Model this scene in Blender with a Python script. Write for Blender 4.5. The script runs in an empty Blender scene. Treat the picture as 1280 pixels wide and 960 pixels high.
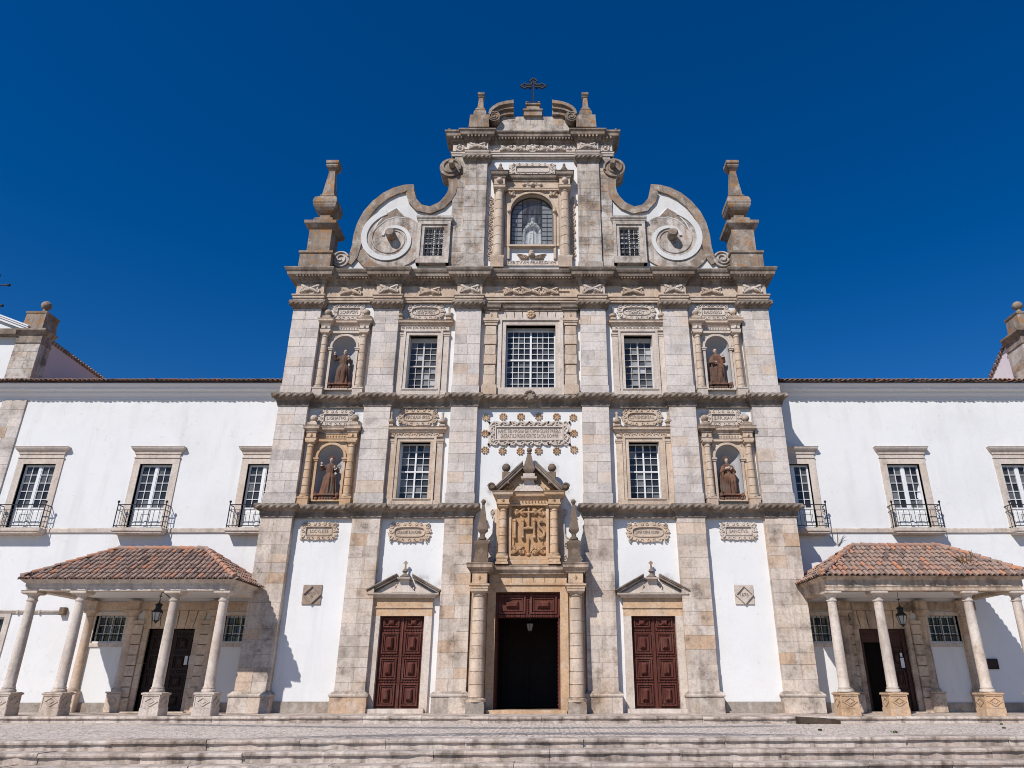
import bpy, bmesh, math, random
from mathutils import Vector

rnd = random.Random(11)
SC = bpy.context.scene
COL = SC.collection
PI = math.pi

# ------------------------------------------------------------------ camera
cam = bpy.data.cameras.new('camera')
camo = bpy.data.objects.new('camera', cam)
COL.objects.link(camo)
camo.location = (0.85, -31.5, 0.93)
camo.rotation_euler = (math.radians(90 + 22.87), 0, 0)
cam.sensor_width = 36.0
cam.lens = 25.33
cam.shift_x = -45 / 1280
cam.clip_start = 0.1
cam.clip_end = 4000
SC.camera = camo

# ------------------------------------------------------------------ light
SUN_DIR = Vector((0.62, 1.0, -1.13)).normalized()      # the way the light travels
sun = bpy.data.lights.new('sun', 'SUN')
sun.energy = 5.0
sun.angle = math.radians(0.53)
sun.color = (1.0, 0.957, 0.905)
suno = bpy.data.objects.new('sun', sun)
COL.objects.link(suno)
suno.rotation_euler = SUN_DIR.to_track_quat('-Z', 'Y').to_euler()
suno.location = (-30, -50, 60)

w = bpy.data.worlds.new('World')
SC.world = w
w.use_nodes = True
nt = w.node_tree
bg = nt.nodes['Background']
sky = nt.nodes.new('ShaderNodeTexSky')
sky.sky_type = 'NISHITA'
sky.sun_disc = False
sky.sun_elevation = math.asin(-SUN_DIR.z)
sky.sun_rotation = math.atan2(-SUN_DIR.x, -SUN_DIR.y)
sky.air_density = 1.0
sky.dust_density = 0.15
sky.ozone_density = 4.0
hs = nt.nodes.new('ShaderNodeHueSaturation')
hs.inputs['Saturation'].default_value = 1.40
hs.inputs['Value'].default_value = 1.34
hs.inputs['Hue'].default_value = 0.511
nt.links.new(sky.outputs[0], hs.inputs['Color'])
nt.links.new(hs.outputs[0], bg.inputs['Color'])
bg.inputs['Strength'].default_value = 0.075

SC.view_settings.view_transform = 'Standard'
SC.view_settings.look = 'None'
SC.view_settings.exposure = -0.12
SC.view_settings.gamma = 1.0
SC.view_settings.use_curve_mapping = False
SC.cycles.max_bounces = 6
SC.cycles.diffuse_bounces = 4
SC.cycles.pixel_filter_type = 'BLACKMAN_HARRIS'
SC.cycles.filter_width = 1.0

# ------------------------------------------------------------------ node helpers
class NT:
    def __init__(s, name):
        s.m = bpy.data.materials.new(name)
        s.m.use_nodes = True
        s.t = s.m.node_tree
        s.b = s.t.nodes['Principled BSDF']
        s.pos = s.n('ShaderNodeNewGeometry').outputs['Position']
    def n(s, typ, **kw):
        nd = s.t.nodes.new(typ)
        for k, v in kw.items():
            setattr(nd, k, v)
        return nd
    def lk(s, a, b):
        if isinstance(a, (int, float)):
            b.default_value = a
        elif isinstance(a, tuple):
            b.default_value = a if len(a) == 4 or b.type == 'VECTOR' else a + (1,)
        else:
            s.t.links.new(a, b)
    def math(s, op, a, b=0.0, c=None, clamp=False):
        nd = s.n('ShaderNodeMath', operation=op, use_clamp=clamp)
        s.lk(a, nd.inputs[0]); s.lk(b, nd.inputs[1])
        if c is not None: s.lk(c, nd.inputs[2])
        return nd.outputs[0]
    def vscale(s, v, xyz):
        nd = s.n('ShaderNodeVectorMath', operation='MULTIPLY')
        s.lk(v, nd.inputs[0]); nd.inputs[1].default_value = xyz
        return nd.outputs[0]
    def noise(s, scale, detail=4.0, rough=0.6, vec=None, xyz=None):
        nd = s.n('ShaderNodeTexNoise')
        v = vec if vec is not None else s.pos
        if xyz: v = s.vscale(v, xyz)
        s.lk(v, nd.inputs['Vector'])
        nd.inputs['Scale'].default_value = scale
        nd.inputs['Detail'].default_value = detail
        nd.inputs['Roughness'].default_value = rough
        return nd.outputs['Fac']
    def ramp(s, f, lo, hi, a=0.0, b=1.0):
        nd = s.n('ShaderNodeMapRange', clamp=True)
        s.lk(f, nd.inputs[0]); s.lk(lo, nd.inputs[1]); s.lk(hi, nd.inputs[2])
        s.lk(a, nd.inputs[3]); s.lk(b, nd.inputs[4])
        return nd.outputs[0]
    def cramp(s, f, stops):
        nd = s.n('ShaderNodeValToRGB')
        e = nd.color_ramp.elements
        e[0].position, e[0].color = stops[0][0], stops[0][1] + (1,)
        e[1].position, e[1].color = stops[-1][0], stops[-1][1] + (1,)
        for p, c in stops[1:-1]:
            q = e.new(p); q.color = c + (1,)
        s.lk(f, nd.inputs[0])
        return nd.outputs[0]
    def mix(s, f, a, b, mode='MIX'):
        nd = s.n('ShaderNodeMix', data_type='RGBA', blend_type=mode)
        s.lk(f, nd.inputs[0]); s.lk(a, nd.inputs[6]); s.lk(b, nd.inputs[7])
        return nd.outputs[2]
    def attr(s, name):
        return s.n('ShaderNodeAttribute', attribute_name=name).outputs['Fac']
    def up(s):
        g = s.n('ShaderNodeNewGeometry')
        sp = s.n('ShaderNodeSeparateXYZ'); s.lk(g.outputs['Normal'], sp.inputs[0])
        return sp.outputs[2]
    def xyz(s):
        sp = s.n('ShaderNodeSeparateXYZ'); s.lk(s.pos, sp.inputs[0])
        return sp.outputs
    def bump(s, h, strength=0.3, dist=0.02):
        nd = s.n('ShaderNodeBump')
        nd.inputs['Strength'].default_value = strength
        nd.inputs['Distance'].default_value = dist
        s.lk(h, nd.inputs['Height'])
        s.lk(nd.outputs[0], s.b.inputs['Normal'])
    def out(s, col, rough=0.85, spec=0.25, metal=0.0):
        s.lk(col, s.b.inputs['Base Color'])
        s.lk(rough, s.b.inputs['Roughness'])
        s.b.inputs['Specular IOR Level'].default_value = spec
        s.b.inputs['Metallic'].default_value = metal
        return s.m

def stone(name, stops, warm=(0.50, 0.33, 0.19), warm_amt=0.5, dark_amt=0.5, streak=0.35, lichen=0.6, orange=0.0, bump=0.32, pits=0.6, thr=0.50, pale=0.45):
    n = NT(name)
    col = n.cramp(n.attr('tone'), stops)
    wf = n.math('MULTIPLY', n.ramp(n.noise(0.55, 6, 0.65), 0.50, 0.72), warm_amt)
    col = n.mix(wf, col, warm)
    big = n.noise(2.3, 7, 0.7)
    col = n.mix(1.0, col, n.cramp(big, [(0.22, (0.54, 0.53, 0.53)), (0.46, (0.95, 0.95, 0.95)), (0.78, (1.16, 1.15, 1.13))]), 'MULTIPLY')
    fine = n.noise(11, 6, 0.75)
    col = n.mix(1.0, col, n.cramp(fine, [(0.25, (0.62, 0.60, 0.58)), (0.52, (1.0, 1.0, 1.0)), (0.8, (1.13, 1.12, 1.11))]), 'MULTIPLY')
    d = n.ramp(n.noise(1.15, 9, 0.72), thr, thr + 0.13)
    d = n.math('MULTIPLY', d, n.ramp(fine, 0.30, 0.52))
    col = n.mix(n.math('MULTIPLY', d, dark_amt), col, (0.125, 0.098, 0.078))
    st = n.ramp(n.noise(1.0, 6, 0.65, xyz=(3.2, 3.2, 0.22)), thr, thr + 0.20)
    col = n.mix(n.math('MULTIPLY', st, streak), col, (0.16, 0.118, 0.088))
    pl = n.math('MULTIPLY', n.ramp(n.noise(1.7, 8, 0.7, xyz=(1.0, 1.3, 0.9)), 0.52, 0.66), pale)
    col = n.mix(pl, col, (0.66, 0.60, 0.52))
    up = n.ramp(n.up(), 0.25, 0.8)
    lf = n.math('MULTIPLY', up, n.ramp(n.noise(1.9, 7, 0.7), 0.36, 0.56))
    col = n.mix(n.math('MULTIPLY', lf, lichen), col, (0.085, 0.066, 0.048))
    if orange:
        of = n.math('MULTIPLY', n.ramp(n.noise(2.7, 7, 0.7), 0.52, 0.62), orange)
        col = n.mix(of, col, (0.36, 0.17, 0.055))
    vp = n.n('ShaderNodeTexVoronoi'); n.lk(n.pos, vp.inputs['Vector']); vp.inputs['Scale'].default_value = 5.5
    pit = n.math('MULTIPLY', n.ramp(vp.outputs['Distance'], 0.05, 0.16, 1.0, 0.0), n.ramp(n.noise(1.6, 3), 0.5, 0.66))
    col = n.mix(n.math('MULTIPLY', pit, 0.55 * pits), col, (0.16, 0.12, 0.09))
    h = n.math('ADD', n.math('MULTIPLY', fine, 0.35), n.math('MULTIPLY', big, 0.8))
    h = n.math('SUBTRACT', h, n.math('MULTIPLY', pit, 0.7 * pits))
    n.bump(h, bump, 0.03)
    return n.out(col, 0.9, 0.2)

ASH = [(0.0, (0.49, 0.435, 0.395)), (0.2, (0.61, 0.55, 0.505)), (0.45, (0.70, 0.635, 0.585)), (0.62, (0.65, 0.585, 0.54)),
       (0.8, (0.71, 0.63, 0.565)), (0.92, (0.65, 0.52, 0.42)), (1.0, (0.55, 0.395, 0.28))]
CREAM = [(0.0, (0.56, 0.47, 0.40)), (0.5, (0.65, 0.56, 0.485)), (1.0, (0.69, 0.61, 0.535))]
WARM = [(0.0, (0.54, 0.405, 0.305)), (0.5, (0.63, 0.49, 0.375)), (1.0, (0.66, 0.54, 0.43))]
OCHRE = [(0.0, (0.51, 0.335, 0.20)), (0.5, (0.60, 0.405, 0.25)), (1.0, (0.64, 0.475, 0.335))]
GREY = [(0.0, (0.27, 0.215, 0.17)), (0.5, (0.36, 0.295, 0.24)), (1.0, (0.46, 0.385, 0.32))]
M = {}
M['ashlar'] = stone('ashlar_limestone', ASH, warm=(0.54, 0.405, 0.29), warm_amt=0.55, dark_amt=0.55, streak=0.28, thr=0.51)
M['ashlar_warm'] = stone('weathered_warm_ashlar', [(p, (c[0] * 0.99, c[1] * 0.94, c[2] * 0.88)) for p, c in ASH], warm=(0.52, 0.355, 0.225), warm_amt=0.75, dark_amt=0.8, streak=0.42, thr=0.497)
M['cream'] = stone('pale_carved_limestone', CREAM, warm_amt=0.35, dark_amt=0.25, streak=0.2, lichen=0.7)
M['warm'] = stone('warm_carved_limestone', WARM, warm_amt=0.5, dark_amt=0.35, streak=0.3, lichen=0.85)
M['ochre'] = stone('ochre_carved_limestone', OCHRE, warm=(0.52, 0.30, 0.15), warm_amt=0.6, dark_amt=0.35, streak=0.3, lichen=0.9, thr=0.52)
M['rope'] = stone('lichened_moulding_stone', GREY, warm=(0.42, 0.29, 0.19), warm_amt=0.5, dark_amt=0.92, streak=0.80, lichen=0.97, thr=0.455, pale=0.18)
M['attic'] = stone('lichened_attic_stone', [(p, (c[0] * 0.9, c[1] * 0.9, c[2] * 0.88)) for p, c in ASH], warm=(0.46, 0.33, 0.22), warm_amt=0.4, dark_amt=0.92, streak=0.65, lichen=0.9, orange=0.35, thr=0.48)
M['coping'] = stone('dark_lichened_coping', GREY, warm=(0.42, 0.30, 0.2), warm_amt=0.4, dark_amt=0.9, streak=0.75, lichen=0.85, orange=0.45, thr=0.47, pale=0.55)
M['finial'] = stone('orange_lichened_stone', GREY, warm=(0.42, 0.26, 0.14), warm_amt=0.4, dark_amt=0.92, streak=0.8, lichen=0.7, orange=0.9, thr=0.465, pale=0.42)
M['obelisk'] = stone('dark_grimed_stone', [(0, (0.14, 0.098, 0.072)), (1, (0.25, 0.18, 0.13))], warm=(0.30, 0.18, 0.10), warm_amt=0.5, dark_amt=0.8, streak=0.6, lichen=0.9, pale=0.1)
M['porchstone'] = stone('porch_limestone', CREAM, warm=(0.50, 0.33, 0.2), warm_amt=0.5, dark_amt=0.45, streak=0.4, lichen=0.5)
M['lozenge'] = stone('brown_plaque_stone', [(0, (0.33, 0.255, 0.205)), (1, (0.40, 0.315, 0.26))], warm_amt=0.3, dark_amt=0.5, streak=0.3, pale=0.15)
M['endshade'] = stone('shade_brown_step_end', [(0, (0.055, 0.038, 0.028)), (1, (0.10, 0.07, 0.05))], warm_amt=0.1, dark_amt=0.5, streak=0.4, pale=0.05)
M['relief'] = stone('orange_carved_relief', [(0, (0.45, 0.26, 0.13)), (0.5, (0.54, 0.325, 0.17)), (1, (0.60, 0.40, 0.24))], warm=(0.50, 0.26, 0.11), warm_amt=0.6, dark_amt=0.5, streak=0.3, lichen=0.8, pale=0.2)
M['stained'] = stone('stain_and_shade_brown_limestone', WARM, warm=(0.34, 0.20, 0.12), warm_amt=0.9, dark_amt=0.85, streak=0.7, lichen=0.6, thr=0.47, pale=0.2)
M['step'] = stone('worn_step_limestone', [(0, (0.52, 0.43, 0.37)), (0.5, (0.60, 0.51, 0.445)), (1, (0.66, 0.57, 0.50))], warm_amt=0.3, dark_amt=0.85, streak=0.9, lichen=0.15, thr=0.49, bump=0.9)

def limewash(name, c, dirt=0.5, soot=()):
    n = NT(name)
    a = n.noise(0.45, 6, 0.6)
    col = n.mix(n.math('MULTIPLY', n.ramp(a, 0.45, 0.75), 0.30 * dirt), c, (c[0] * 0.80, c[1] * 0.80, c[2] * 0.80))
    st = n.ramp(n.noise(1.0, 6, 0.6, xyz=(1.6, 1.6, 0.28)), 0.52, 0.78)
    col = n.mix(n.math('MULTIPLY', st, 0.22 * dirt), col, (0.46, 0.44, 0.41))
    sp = n.ramp(n.noise(3.0, 9, 0.75), 0.60, 0.70)
    col = n.mix(n.math('MULTIPLY', sp, 0.35 * dirt), col, (0.40, 0.37, 0.33))
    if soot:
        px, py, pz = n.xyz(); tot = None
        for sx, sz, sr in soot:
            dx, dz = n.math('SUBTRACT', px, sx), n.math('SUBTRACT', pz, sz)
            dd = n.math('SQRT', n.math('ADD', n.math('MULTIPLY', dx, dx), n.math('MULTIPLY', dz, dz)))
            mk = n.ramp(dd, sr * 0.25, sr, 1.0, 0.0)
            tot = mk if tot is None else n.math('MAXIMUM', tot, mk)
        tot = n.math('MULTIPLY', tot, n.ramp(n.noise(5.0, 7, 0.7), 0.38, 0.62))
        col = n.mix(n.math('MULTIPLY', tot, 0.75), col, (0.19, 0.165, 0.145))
    cr = n.n('ShaderNodeTexVoronoi', feature='DISTANCE_TO_EDGE'); wv = n.n('ShaderNodeVectorMath', operation='ADD'); nz = n.n('ShaderNodeTexNoise'); n.lk(n.pos, nz.inputs['Vector']); nz.inputs['Scale'].default_value = 1.1; nz.inputs['Detail'].default_value = 6
    n.lk(n.vscale(nz.outputs['Color'], (1.6, 1.6, 1.6)), wv.inputs[0]); n.lk(n.pos, wv.inputs[1]); n.lk(wv.outputs[0], cr.inputs['Vector']); cr.inputs['Scale'].default_value = 0.30
    cf = n.math('MULTIPLY', n.ramp(cr.outputs['Distance'], 0.0, 0.006, 1.0, 0.0), n.ramp(n.noise(0.5, 3), 0.5, 0.6))
    col = n.mix(n.math('MULTIPLY', cf, 0.14 * dirt), col, (0.38, 0.36, 0.34))
    h = n.math('ADD', n.math('MULTIPLY', n.noise(1.3, 5, 0.55), 1.0), n.math('MULTIPLY', n.noise(14, 4, 0.6), 0.25))
    n.bump(h, 0.35, 0.05)
    return n.out(col, 0.92, 0.15)
M['white'] = limewash('white_limewash', (0.745, 0.738, 0.725), 1.25)
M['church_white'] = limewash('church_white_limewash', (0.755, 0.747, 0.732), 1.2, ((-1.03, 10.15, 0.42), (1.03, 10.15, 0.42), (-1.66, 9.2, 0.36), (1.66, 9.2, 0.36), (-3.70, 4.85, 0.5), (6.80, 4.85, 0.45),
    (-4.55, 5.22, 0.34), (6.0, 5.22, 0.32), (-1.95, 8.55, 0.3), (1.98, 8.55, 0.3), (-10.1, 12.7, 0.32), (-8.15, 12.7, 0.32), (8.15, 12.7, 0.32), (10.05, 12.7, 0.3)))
M['gable_white'] = limewash('grimy_gable_plaster', (0.66, 0.645, 0.62), 2.3)
M['white_moulding'] = limewash('white_painted_moulding', (0.72, 0.715, 0.715), 0.35)
M['bowl'] = limewash('shade_grey_niche_plaster', (0.46, 0.45, 0.455), 0.9)  # pale plaster darkened: the shade inside the niches is put into the colour
M['pink'] = limewash('shaded_pink_limewash', (0.66, 0.54, 0.545), 0.8)  # shaded copy of the pink wash, the wall's shade put into its colour
M['pink_sunlit'] = limewash('sunlit_pink_limewash', (0.78, 0.70, 0.715), 0.6)  # sunlit copy of the same pink wash, lightened by colour

def plain(name, c, rough=0.6, spec=0.4, metal=0.0, var=0.25, scale=6, bump=0.0):
    n = NT(name)
    f = n.noise(scale, 6, 0.65)
    col = n.mix(1.0, c, n.cramp(f, [(0.25, (1 - var,) * 3), (0.75, (1 + var * 0.5,) * 3)]), 'MULTIPLY')
    if bump: n.bump(f, bump, 0.02)
    return n.out(col, rough, spec, metal)
M['sash'] = plain('white_window_paint', (0.74, 0.74, 0.73), 0.5, 0.35, var=0.12)
M['sash_old'] = plain('aged_white_window_paint', (0.56, 0.53, 0.50), 0.6, 0.3, var=0.25)
M['iron'] = plain('black_wrought_iron', (0.022, 0.021, 0.023), 0.5, 0.4, 0.3)
M['dark'] = plain('opening_shade_black', (0.012, 0.009, 0.008), 0.9, 0.1)  # near-black stands in for the shade inside rooms, openings and holes
M['lead'] = plain('grey_lead_came', (0.06, 0.062, 0.065), 0.6, 0.3, 0.3)
M['papersheet'] = plain('white_paper', (0.72, 0.72, 0.74), 0.8, 0.2, var=0.05)
M['lampglass'] = plain('frosted_lantern_glass', (0.42, 0.41, 0.38), 0.3, 0.5, var=0.1)
M['letters'] = plain('engraved_letter_shade', (0.31, 0.255, 0.215), 0.9, 0.1)
M['statue'] = stone('brown_painted_carved_wood', [(0, (0.13, 0.065, 0.045)), (0.5, (0.19, 0.092, 0.062)), (1, (0.24, 0.12, 0.08))], warm=(0.46, 0.20, 0.11), warm_amt=0.75, dark_amt=0.95, streak=0.8, lichen=0.3, bump=0.3, pits=0.2, pale=0.0)
M['skin'] = plain('weathered_painted_flesh', (0.50, 0.40, 0.33), 0.7, 0.25, var=0.35, scale=14)
M['marble'] = plain('white_marble', (0.62, 0.61, 0.585), 0.6, 0.3, var=0.5, scale=9)

def glass_mat(name, k):
    n = NT(name)
    col = n.cramp(n.attr('tone'), [(p, (c * k,) * 3) for p, c in ((0, 0.018), (0.5, 0.046), (0.85, 0.12), (1, 0.24))])
    n.bump(n.noise(1.6, 2, 0.5), 0.12, 0.05)
    return n.out(col, 0.07, 0.45)
M['glass'] = glass_mat('dark_window_glass', 1.0)
M['glass_pale'] = glass_mat('reflection_grey_window_glass', 2.1)  # the panes' grey reflection is painted into the base colour

def leadglass():
    n = NT('leaded_niche_glass')
    tr = n.n('ShaderNodeBsdfTransparent'); tr.inputs[0].default_value = (0.93, 0.95, 0.95, 1)
    gl = n.n('ShaderNodeBsdfGlossy'); gl.inputs['Roughness'].default_value = 0.12
    gl.inputs[0].default_value = (0.85, 0.87, 0.9, 1)
    df = n.n('ShaderNodeBsdfDiffuse'); df.inputs[0].default_value = (0.50, 0.52, 0.54, 1)
    m1 = n.n('ShaderNodeMixShader'); m2 = n.n('ShaderNodeMixShader')
    dust = n.ramp(n.noise(1.0, 5, 0.6, xyz=(5, 5, 0.7)), 0.45, 0.75, 0.06, 0.32)
    n.lk(dust, m1.inputs[0]); n.lk(tr.outputs[0], m1.inputs[1]); n.lk(df.outputs[0], m1.inputs[2])
    dust = n.math('MAXIMUM', dust, n.ramp(n.math('ABSOLUTE', n.xyz()[0]), 0.515, 0.53, 0.0, 0.42))
    n.lk(dust, m1.inputs[0])
    m2.inputs[0].default_value = 0.05
    n.lk(m1.outputs[0], m2.inputs[1]); n.lk(gl.outputs[0], m2.inputs[2])
    n.lk(m2.outputs[0], n.t.nodes['Material Output'].inputs['Surface'])
    return n.m
M['leadglass'] = leadglass()

def woodred():
    n = NT('oxblood_door_wood')
    g = n.noise(1.0, 6, 0.6, xyz=(14, 14, 0.8))
    col = n.cramp(g, [(0.3, (0.050, 0.016, 0.012)), (0.55, (0.115, 0.035, 0.025)), (0.85, (0.21, 0.085, 0.064))])
    dst = n.ramp(n.noise(1.6, 7, 0.7), 0.5, 0.68)
    col = n.mix(n.math('MULTIPLY', dst, 0.35), col, (0.19, 0.10, 0.08))
    n.bump(g, 0.2, 0.01)
    return n.out(col, 0.72, 0.18)
M['wood'] = woodred()
M['brownwood'] = plain('worn_brown_door_wood', (0.075, 0.035, 0.027), 0.65, 0.25, var=0.45)
M['darkwood'] = plain('dark_brown_door_wood', (0.040, 0.020, 0.016), 0.6, 0.3, var=0.4)

def tilemat():
    n = NT('terracotta_barrel_tile')
    col = n.cramp(n.attr('tone'), [(0, (0.19, 0.135, 0.115)), (0.3, (0.34, 0.24, 0.195)), (0.6, (0.41, 0.275, 0.215)), (0.78, (0.47, 0.235, 0.155)), (1, (0.53, 0.25, 0.145))])
    d = n.ramp(n.noise(1.5, 8, 0.7), 0.46, 0.66)
    col = n.mix(n.math('MULTIPLY', d, 0.7), col, (0.31, 0.25, 0.215))
    f = n.noise(16, 5, 0.7)
    col = n.mix(1.0, col, n.cramp(f, [(0.25, (0.6, 0.6, 0.6)), (0.7, (1.12, 1.1, 1.08))]), 'MULTIPLY')
    n.bump(f, 0.4, 0.02)
    return n.out(col, 0.9, 0.15)
M['tile'] = tilemat()

def cobbles():
    n = NT('limestone_cobbles')
    x, y, z = n.xyz()
    wv = n.math('MULTIPLY', n.math('SINE', n.math('MULTIPLY', x, 1.9)), 0.14)
    cmb = n.n('ShaderNodeCombineXYZ'); n.lk(x, cmb.inputs[0]); n.lk(n.math('ADD', y, wv), cmb.inputs[1])
    v = n.n('ShaderNodeTexVoronoi', feature='DISTANCE_TO_EDGE'); n.lk(cmb.outputs[0], v.inputs['Vector']); v.inputs['Scale'].default_value = 6.6; v.inputs['Randomness'].default_value = 0.6
    c = n.n('ShaderNodeTexVoronoi'); n.lk(cmb.outputs[0], c.inputs['Vector']); c.inputs['Scale'].default_value = 6.6; c.inputs['Randomness'].default_value = 0.6
    sp = n.n('ShaderNodeSeparateColor'); n.lk(c.outputs['Color'], sp.inputs[0])
    col = n.cramp(sp.outputs[0], [(0, (0.55, 0.465, 0.40)), (0.5, (0.68, 0.585, 0.51)), (1, (0.76, 0.67, 0.595))])
    def band(c0, k, x0, w0):
        q = n.math('SUBTRACT', x, x0)
        yy = n.math('ADD', n.math('MULTIPLY', n.math('MULTIPLY', q, q), k), c0)
        yy = n.math('ADD', yy, n.math('MULTIPLY', n.noise(0.8, 3), 0.5))
        return n.ramp(n.math('ABSOLUTE', n.math('SUBTRACT', y, yy)), w0, w0 + 0.12, 1.0, 0.0)
    lim = n.ramp(n.math('ABSOLUTE', n.math('ADD', x, 2.0)), 10.0, 11.5, 1.0, 0.0)
    b = n.math('MAXIMUM', band(-6.4, 0.016, -0.5, 0.42), band(-9.2, -0.03, 2.0, 0.50))
    b = n.math('MULTIPLY', n.math('MULTIPLY', b, lim), n.ramp(sp.outputs[1], 0.15, 0.3, 0.3, 0.85))
    col = n.mix(b, col, (0.15, 0.15, 0.165))
    dirt = n.ramp(n.noise(0.5, 6, 0.65), 0.45, 0.75)
    col = n.mix(n.math('MULTIPLY', dirt, 0.3), col, (0.36, 0.31, 0.27))
    j = n.ramp(v.outputs['Distance'], 0.01, 0.07, 0.0, 1.0)
    col = n.mix(n.math('SUBTRACT', 1.0, j), col, (0.24, 0.205, 0.175))
    n.bump(n.math('ADD', j, n.math('MULTIPLY', n.noise(9, 3), 0.3)), 0.9, 0.03)
    return n.out(col, 0.8, 0.25)
M['cobble'] = cobbles()
def groundmat():
    n = NT('low_bounce_paving')
    f = n.noise(0.6, 8, 0.65)
    col = n.cramp(f, [(0.3, (0.12, 0.11, 0.10)), (0.7, (0.18, 0.165, 0.15))])  # unseen ground, coloured dark to cut the light bounced onto the front
    n.bump(n.noise(20, 4), 0.3, 0.02)
    return n.out(col, 0.9, 0.2)
M['ground'] = groundmat()
M['plinth'] = stone('rough_grey_plinth', [(0, (0.30, 0.26, 0.22)), (0.5, (0.36, 0.315, 0.27)), (1, (0.42, 0.35, 0.29))], warm=(0.45, 0.24, 0.12), warm_amt=0.5, dark_amt=0.6)
M['weed'] = plain('green_weed_leaf', (0.055, 0.085, 0.02), 0.7, 0.2, var=0.4)
M['dry'] = plain('dry_stalk', (0.20, 0.13, 0.07), 0.9, 0.1, var=0.3)

# ------------------------------------------------------------------ mesh builder
class MB:
    def __init__(s):
        s.v, s.f, s.t, s.s = [], [], [], []
    def add(s, vs, fs, tone=None, smooth=False):
        b = len(s.v)
        s.v += [tuple(p) for p in vs]
        if tone is None: tone = 0.25 + 0.5 * rnd.random()
        for i, f in enumerate(fs):
            s.f.append([b + k for k in f]); s.s.append(smooth)
            s.t.append(tone[i] if isinstance(tone, list) else tone)
        return s
    def box(s, x0, x1, y0, y1, z0, z1, tone=None):
        vs = [(x0, y0, z0), (x1, y0, z0), (x1, y1, z0), (x0, y1, z0), (x0, y0, z1), (x1, y0, z1), (x1, y1, z1), (x0, y1, z1)]
        return s.add(vs, [(0, 1, 5, 4), (1, 2, 6, 5), (2, 3, 7, 6), (3, 0, 4, 7), (4, 5, 6, 7), (3, 2, 1, 0)], tone)
    def cham(s, x0, x1, y0, y1, z0, z1, c=0.03, tone=None):
        # box whose front (low y) edges are chamfered
        vs = []
        for y, k in ((y0, c), (y0 + c, 0), (y1, 0)):
            vs += [(x0 + k, y, z0 + k), (x1 - k, y, z0 + k), (x1 - k, y, z1 - k), (x0 + k, y, z1 - k)]
        fs = [(0, 1, 2, 3), (8, 11, 10, 9)]
        for b in (0, 4):
            for i in range(4):
                j = (i + 1) % 4
                fs.append((b + i, b + 4 + i, b + 4 + j, b + j))
        return s.add(vs, fs, tone)
    def prism(s, poly, y0, y1, tone=None):
        n = len(poly)
        vs = [(x, y0, z) for x, z in poly] + [(x, y1, z) for x, z in poly]
        fs = [list(range(n)), list(range(2 * n - 1, n - 1, -1))]
        fs += [(i, n + i, n + (i + 1) % n, (i + 1) % n) for i in range(n)]
        return s.add(vs, fs, tone)
    def prism_x(s, poly, x0, x1, tone=None):      # polygon in (y, z)
        n = len(poly)
        vs = [(x0, y, z) for y, z in poly] + [(x1, y, z) for y, z in poly]
        fs = [list(range(n)), list(range(2 * n - 1, n - 1, -1))]
        fs += [(i, n + i, n + (i + 1) % n, (i + 1) % n) for i in range(n)]
        return s.add(vs, fs, tone)
    def band(s, A, B, y0, y1, tone=None, closed=False):
        # strip between two polylines A and B (x,z) with thickness from y0 (front) to y1
        n = len(A); vs = []
        for y in (y0, y1):
            vs += [(x, y, z) for x, z in A] + [(x, y, z) for x, z in B]
        fs = []
        m = n if closed else n - 1
        for i in range(m):
            j = (i + 1) % n
            fs += [(i, j, n + j, n + i), (2 * n + i, 3 * n + i, 3 * n + j, 2 * n + j),
                   (i, 2 * n + i, 2 * n + j, j), (n + i, n + j, 3 * n + j, 3 * n + i)]
        if not closed:
            fs += [(0, n, 3 * n, 2 * n), (n - 1, 2 * n + n - 1, 3 * n + n - 1, n + n - 1)]
        return s.add(vs, fs, tone)
    def lathe(s, prof, cx=0, cy=0, cz=0, seg=16, ex=1.0, ey=1.0, tone=None, smooth=True, a0=0.0, a1=2 * PI):
        full = abs(a1 - a0 - 2 * PI) < 1e-6
        k = seg if full else seg + 1
        vs = []
        for r, z in prof:
            for i in range(k):
                a = a0 + (a1 - a0) * i / seg
                vs.append((cx + r * ex * math.cos(a), cy + r * ey * math.sin(a), cz + z))
        fs = []
        for j in range(len(prof) - 1):
            for i in range(seg):
                i2 = (i + 1) % k
                fs.append((j * k + i, j * k + i2, (j + 1) * k + i2, (j + 1) * k + i))
        if full:
            fs.append(list(range(k - 1, -1, -1))); b = (len(prof) - 1) * k
            fs.append(list(range(b, b + k)))
        return s.add(vs, fs, tone, smooth)
    def sq(s, prof, cx=0, cy=0, cz=0, ey=1.0, tone=None):
        # square-plan loft: (half width, z)
        vs = []
        for h, z in prof:
            vs += [(cx - h, cy - h * ey, cz + z), (cx + h, cy - h * ey, cz + z), (cx + h, cy + h * ey, cz + z), (cx - h, cy + h * ey, cz + z)]
        fs = [(3, 2, 1, 0)]
        for j in range(len(prof) - 1):
            for i in range(4):
                i2 = (i + 1) % 4
                fs.append((4 * j + i, 4 * j + i2, 4 * j + 4 + i2, 4 * j + 4 + i))
        b = 4 * (len(prof) - 1)
        fs.append((b, b + 1, b + 2, b + 3))
        return s.add(vs, fs, tone)
    def ball(s, c, r, seg=14, ring=9, tone=None, sc=(1, 1, 1)):
        prof = [(max(1e-3, r * math.sin(PI * i / ring)), -r * math.cos(PI * i / ring) * sc[2]) for i in range(ring + 1)]
        return s.lathe(prof, c[0], c[1], c[2], seg, sc[0], sc[1], tone)
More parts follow.
